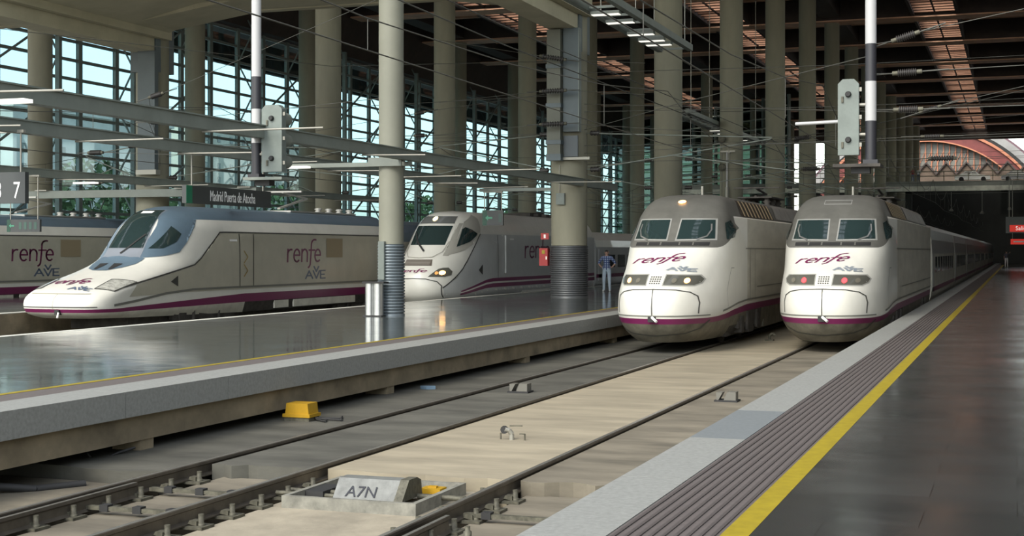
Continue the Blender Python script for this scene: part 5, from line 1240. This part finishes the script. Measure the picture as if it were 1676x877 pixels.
arch_band(26.6, 27.0, 2, 3, -64, 64).build('vault_edge', mat('vault_edge_violet', (0.14, 0.08, 0.10), 0.7), e)
gl = arch_band(0.5, 21.75, 0.3, 0.4, -62, 62); gl.build('glazing', mat('hall_glazing', (0.15, 0.15, 0.13), 0.35, 0.3, 0.4), e)
for i in range(-15, 16):
    x = i*1.16; zt = math.sqrt(max(1, 21.6**2-x*x))
    MB().box(x-0.09, x+0.09, -0.1, 0.3, 10, zt).build('glazing_bar', ORANGE, e)
    if i < 15:
        k = MB(); z = 12.0
        x2 = x+1.16; zt = min(zt, math.sqrt(max(1, 21.6**2-x2*x2)))
        while z+2.6 < zt: k.bar((x, 0.1, z), (x2, 0.1, z+2.6), 0.09, 0.09); z += 2.6
        if k.v: k.build('glazing_diagonal', ORANGE, e)
tag(e, 'old red arched iron hall with grey vault beyond the bridge', 'building')
e = empty('folded_canopy', (0, 290, 0))
for k in range(9):
    x = -18.6+k*3.75
    MB().prism([(x, 17.7), (x+1.87, 19.9), (x+3.75, 17.7), (x+3.75, 17.3), (x+1.87, 19.5), (x, 17.3)], 0, 8, 'y').build('fold', mat('canopy_dark', (0.05, 0.035, 0.03), 0.7), e)
    MB().prism([(x, 17.5), (x+1.87, 19.6), (x+3.75, 17.5), (x+3.75, 12.0), (x, 12.0)], 0.6, 0.9, 'y').build('gable_wall', mat('canopy_brown', (0.12, 0.085, 0.06), 0.7, 0.2, 0.5), e)
tag(e, 'zigzag brown canopy in front of the red arched hall', 'canopy')
# buildings and trees outside the glass wall
def block(x, y, w, d, h, m, lab, floors, cols):
    e = empty('apartment_building', (x, y, 0))
    MB().box(-w/2, w/2, -d/2, d/2, -0.3, h).build('walls', m, e); MB().box(-w/2-0.4, w/2+0.4, -d/2-0.4, d/2+0.4, h, h+0.6).build('cornice', m, e)
    wm = MB().box(0, 0.1, -0.7, 0.7, 0, 1.6).mesh('window'); wm.materials.append(CARWIN)
    for f in range(floors):
        for c in range(cols):
            link('window', wm, e, (w/2, -d/2+(c+0.5)*d/cols, 2.2+f*(h-3)/floors))
    tag(e, lab, 'building')
block(-150, 150, 14, 34, 31, mat('ochre_render', (0.50, 0.40, 0.28), 0.8, 0.1, 0.2), 'ochre apartment block behind the glass at far left', 8, 7)
block(-160, 215, 14, 46, 26, mat('pale_render', (0.55, 0.52, 0.46), 0.8, 0.1, 0.2), 'pale apartment block behind the glass at centre left', 7, 9)
block(-190, 330, 16, 70, 33, mat('cream_render', (0.55, 0.50, 0.40), 0.8, 0.1, 0.2), 'cream apartment block far behind the glass', 9, 12)
def tree(x, y, h, r, seed, lab):
    e = empty('street_tree', (x, y, -0.3)); rnd = random.Random(seed)
    MB().cyl((0, 0, 0), (0, 0, h*0.55), 0.28, 8, 0.16).build('trunk', BARK, e)
    for i in range(3):
        a = rnd.random()*6.28; MB().cyl((0, 0, h*0.4), (math.cos(a)*r*0.5, math.sin(a)*r*0.5, h*0.7), 0.12, 6, 0.05).build('branch', BARK, e)
    mb = MB()
    for i in range(420):
        u = rnd.random()*6.283; v = math.acos(2*rnd.random()-1); q = r*(0.55+0.45*rnd.random())
        c = Vector((math.sin(v)*math.cos(u)*q, math.sin(v)*math.sin(u)*q, h*0.68+math.cos(v)*q*h*0.3/r))
        d1 = Vector((rnd.uniform(-1,1), rnd.uniform(-1,1), rnd.uniform(-1,1))).normalized()*0.55; d2 = d1.cross(Vector((rnd.uniform(-1,1), rnd.uniform(-1,1), rnd.uniform(-1,1))).normalized())
        mb.add([c-d1, c+d2*0.6, c+d1, c-d2*0.6], [(0,1,2,3)])
    mb.build('crown', FOLIAGE, e)['kind'] = 'stuff'
    tag(e, lab, 'tree', 'trees outside the glass wall')
for i in range(15):
    tree(-84-(i*7 % 3)*4, 78+i*13, 9.5+(i*5 % 4), 4.6, i, 'leafy street tree outside the glass wall, %s from the left' % (ORD+['fifteenth'])[i].replace('nearest', 'first'))

# ------------------------------------------------------------------ people
def person(x, y, z, H, rz, arms, shirt, trousers, label, shoes=None, stride=0.0, hold=None):
    """arms: 'hips' (hands on hips), 'down' or 'raised'"""
    e = empty('person', (x, y, z), rz); k = H/1.78
    V = []; E = []; R = []
    def v(px, py, pz, r, par=None):
        V.append((px*k, py*k, pz*k)); R.append(r*k); i = len(V)-1
        if par is not None: E.append((par, i))
        return i
    pel = v(0, 0, 0.98, 0.135); wa = v(0, 0.005, 1.12, 0.125, pel); ch = v(0, 0.0, 1.30, 0.150, wa); up = v(0, 0.015, 1.43, 0.115, ch); nk = v(0, 0.01, 1.52, 0.055, up)
    hd0 = v(0, -0.005, 1.59, 0.075, nk); hd1 = v(0, -0.012, 1.67, 0.092, hd0); v(0, 0.0, 1.745, 0.062, hd1)
    hands = []
    for s in (-1, 1):
        hp = v(s*0.095, 0, 0.93, 0.095, pel); kn = v(s*0.115, -0.01+s*stride, 0.51, 0.066, hp); an = v(s*0.125, 0.02+s*stride*1.4, 0.10, 0.043, kn)
        hl = v(s*0.125, 0.03+s*stride*1.4, 0.045, 0.042, an); v(s*0.14, -0.15+s*stride*1.4, 0.035, 0.036, hl)
        sh = v(s*0.185, 0.01, 1.435, 0.068, up)
        if arms == 'hips': el = v(s*0.36, 0.07, 1.19, 0.045, sh); wr = v(s*0.235, -0.02, 1.04, 0.032, el); pm = v(s*0.19, -0.06, 1.01, 0.034, wr); dirn = (-s*0.5, -0.75, -0.15)
        elif arms == 'raised' and s == 1: el = v(s*0.36, -0.05, 1.55, 0.045, sh); wr = v(s*0.45, -0.08, 1.78, 0.032, el); pm = v(s*0.47, -0.09, 1.85, 0.034, wr); dirn = (0.15, -0.1, 1)
        else: el = v(s*0.245, 0.02, 1.17, 0.045, sh); wr = v(s*0.26, -0.03, 0.93, 0.032, el); pm = v(s*0.262, -0.04, 0.86, 0.034, wr); dirn = (0.0, -0.15, -1)
        hands.append((pm, s, Vector(dirn).normalized()))
    for pm, s, d in hands:
        side = d.cross(Vector((1, 0, 0)) if abs(d.x) < 0.6 else Vector((0, 0, 1))).normalized()
        P = Vector(V[pm])/k
        for f in range(4):
            q = P+side*(f-1.5)*0.021+d*0.05; a = v(*q, 0.0095, pm); q2 = q+d*(0.042-0.006*abs(f-1.3)); b = v(*q2, 0.0088, a); v(*(q2+d*0.02+Vector((-s*0.012, 0, 0))), 0.008, b)
        q = P+side*0.045+d*0.01; a = v(*q, 0.011, pm); v(*(q+d*0.04+side*0.015), 0.0095, a)
    me = bpy.data.meshes.new('body'); me.from_pydata(V, E, []); o = link('body', me, e)
    sk = o.modifiers.new('skin', 'SKIN'); 
    for i, sv in enumerate(me.skin_vertices[0].data): sv.radius = (R[i], R[i]); sv.use_root = (i == 0)
    sb = o.modifiers.new('sub', 'SUBSURF'); sb.levels = 1; sb.render_levels = 1
    dg = bpy.context.evaluated_depsgraph_get(); bme = bpy.data.meshes.new_from_object(o.evaluated_get(dg)); bpy.data.objects.remove(o)
    bme.polygons.foreach_set('use_smooth', [True]*len(bme.polygons)); bme.materials.clear(); bme.materials.append(SKIN)
    body = link('body', bme, e)
    def garment(name, cond, m, off):
        bm = bmesh.new(); bm.from_mesh(bme); bm.normal_update()
        dead = [f for f in bm.faces if not cond(f.calc_center_median()/k)]
        bmesh.ops.delete(bm, geom=dead, context='FACES')
        for q in bm.verts: q.co += q.normal*off*k
        g = bpy.data.meshes.new(name); bm.to_mesh(g); bm.free(); g.materials.clear(); g.materials.append(m); link(name, g, e)
    garment('trousers', lambda c: 0.09 < c.z < 1.02 and abs(c.x) < (0.22 if arms == 'down' else 0.17), trousers, 0.012)
    garment('shirt', lambda c: (0.97 < c.z < 1.49 and abs(c.x) < 0.165) or (abs(c.x) >= 0.165 and c.z > 1.17 and abs(c.x) < 0.37 and c.z < 1.53), shirt, 0.015)
    garment('shoes', lambda c: c.z < 0.1, shoes or mat('shoe_white', (0.6, 0.6, 0.6), 0.6), 0.008)
    garment('hair', lambda c: c.z > 1.69 or (c.z > 1.60 and c.y > 0.035), HAIR, 0.014)
    f = MB()
    for s in (-1, 1):
        f.lathe([(0.002, -0.03), (0.012, -0.015), (0.016, 0.0), (0.012, 0.02), (0.003, 0.03)], 8, (s*0.094*k, 0.0, 1.645*k))
    f.build('ears', SKIN, body)
    MB().prism([(-0.014*k, 1.625*k), (0.014*k, 1.625*k), (0.004*k, 1.67*k), (-0.004*k, 1.67*k)], -0.128*k, -0.09*k, 'y').build('nose', SKIN, body)
    for s in (-1, 1): MB().lathe([(0.003, -0.012*k), (0.012*k, -0.006*k), (0.012*k, 0)], 8, (s*0.033*k, -0.097*k, 1.668*k), 'y').build('eye', HAIR, body)
    MB().box(-0.026*k, 0.026*k, -0.104*k, -0.09*k, 1.602*k, 1.61*k).build('mouth', mat('lips', (0.3, 0.12, 0.1), 0.6), body)
    tag(e, label, 'person'); return e
# plaid shirt: two crossing bands of stripes
pm_ = bpy.data.materials.new('blue_plaid_cotton'); pm_.use_nodes = True; nt = pm_.node_tree; b = nt.nodes['Principled BSDF']; b.inputs['Roughness'].default_value = 0.8
tc = nt.nodes.new('ShaderNodeTexCoord'); cols = []
for ax in ('X', 'Z'):
    wv = nt.nodes.new('ShaderNodeTexWave'); wv.bands_direction = ax; wv.inputs['Scale'].default_value = 3.2; nt.links.new(tc.outputs['Object'], wv.inputs['Vector']); cols.append(wv)
mn = nt.nodes.new('ShaderNodeMath'); mn.operation = 'MULTIPLY'; nt.links.new(cols[0].outputs['Fac'], mn.inputs[0]); nt.links.new(cols[1].outputs['Fac'], mn.inputs[1])
rp = nt.nodes.new('ShaderNodeValToRGB'); rp.color_ramp.elements[0].color = (0.03, 0.05, 0.16, 1); rp.color_ramp.elements[1].color = (0.35, 0.42, 0.55, 1); rp.color_ramp.elements[1].position = 0.6
nt.links.new(mn.outputs[0], rp.inputs[0]); nt.links.new(rp.outputs[0], b.inputs['Base Color'])
JEANS = mat('pale_blue_trousers', (0.42, 0.50, 0.58), 0.8, 0.08, 6.0)
person(-17.1, 61.2, PZ, 1.86, 0.15, 'hips', pm_, JEANS, 'man in a blue plaid shirt and pale trousers standing hands on hips')
person(-1.2, 178, PZ, 1.8, 0.2, 'raised', mat('dark_shirt', (0.06, 0.06, 0.08), 0.8), mat('white_trousers', (0.6, 0.6, 0.6), 0.8), 'person with one raised arm at the far end of the right platform')
person(-12.9, 194.6, 11.6, 1.75, 0.3, 'down', mat('maroon_shirt', (0.25, 0.04, 0.05), 0.8), mat('blue_trousers', (0.12, 0.18, 0.30), 0.8), 'person in a maroon top leaning at the far bridge railing')
person(-12.2, 194.7, 11.6, 1.78, -0.2, 'down', mat('white_shirt', (0.8, 0.8, 0.78), 0.8), MATS['blue_trousers'], 'person in a white shirt at the far bridge railing')
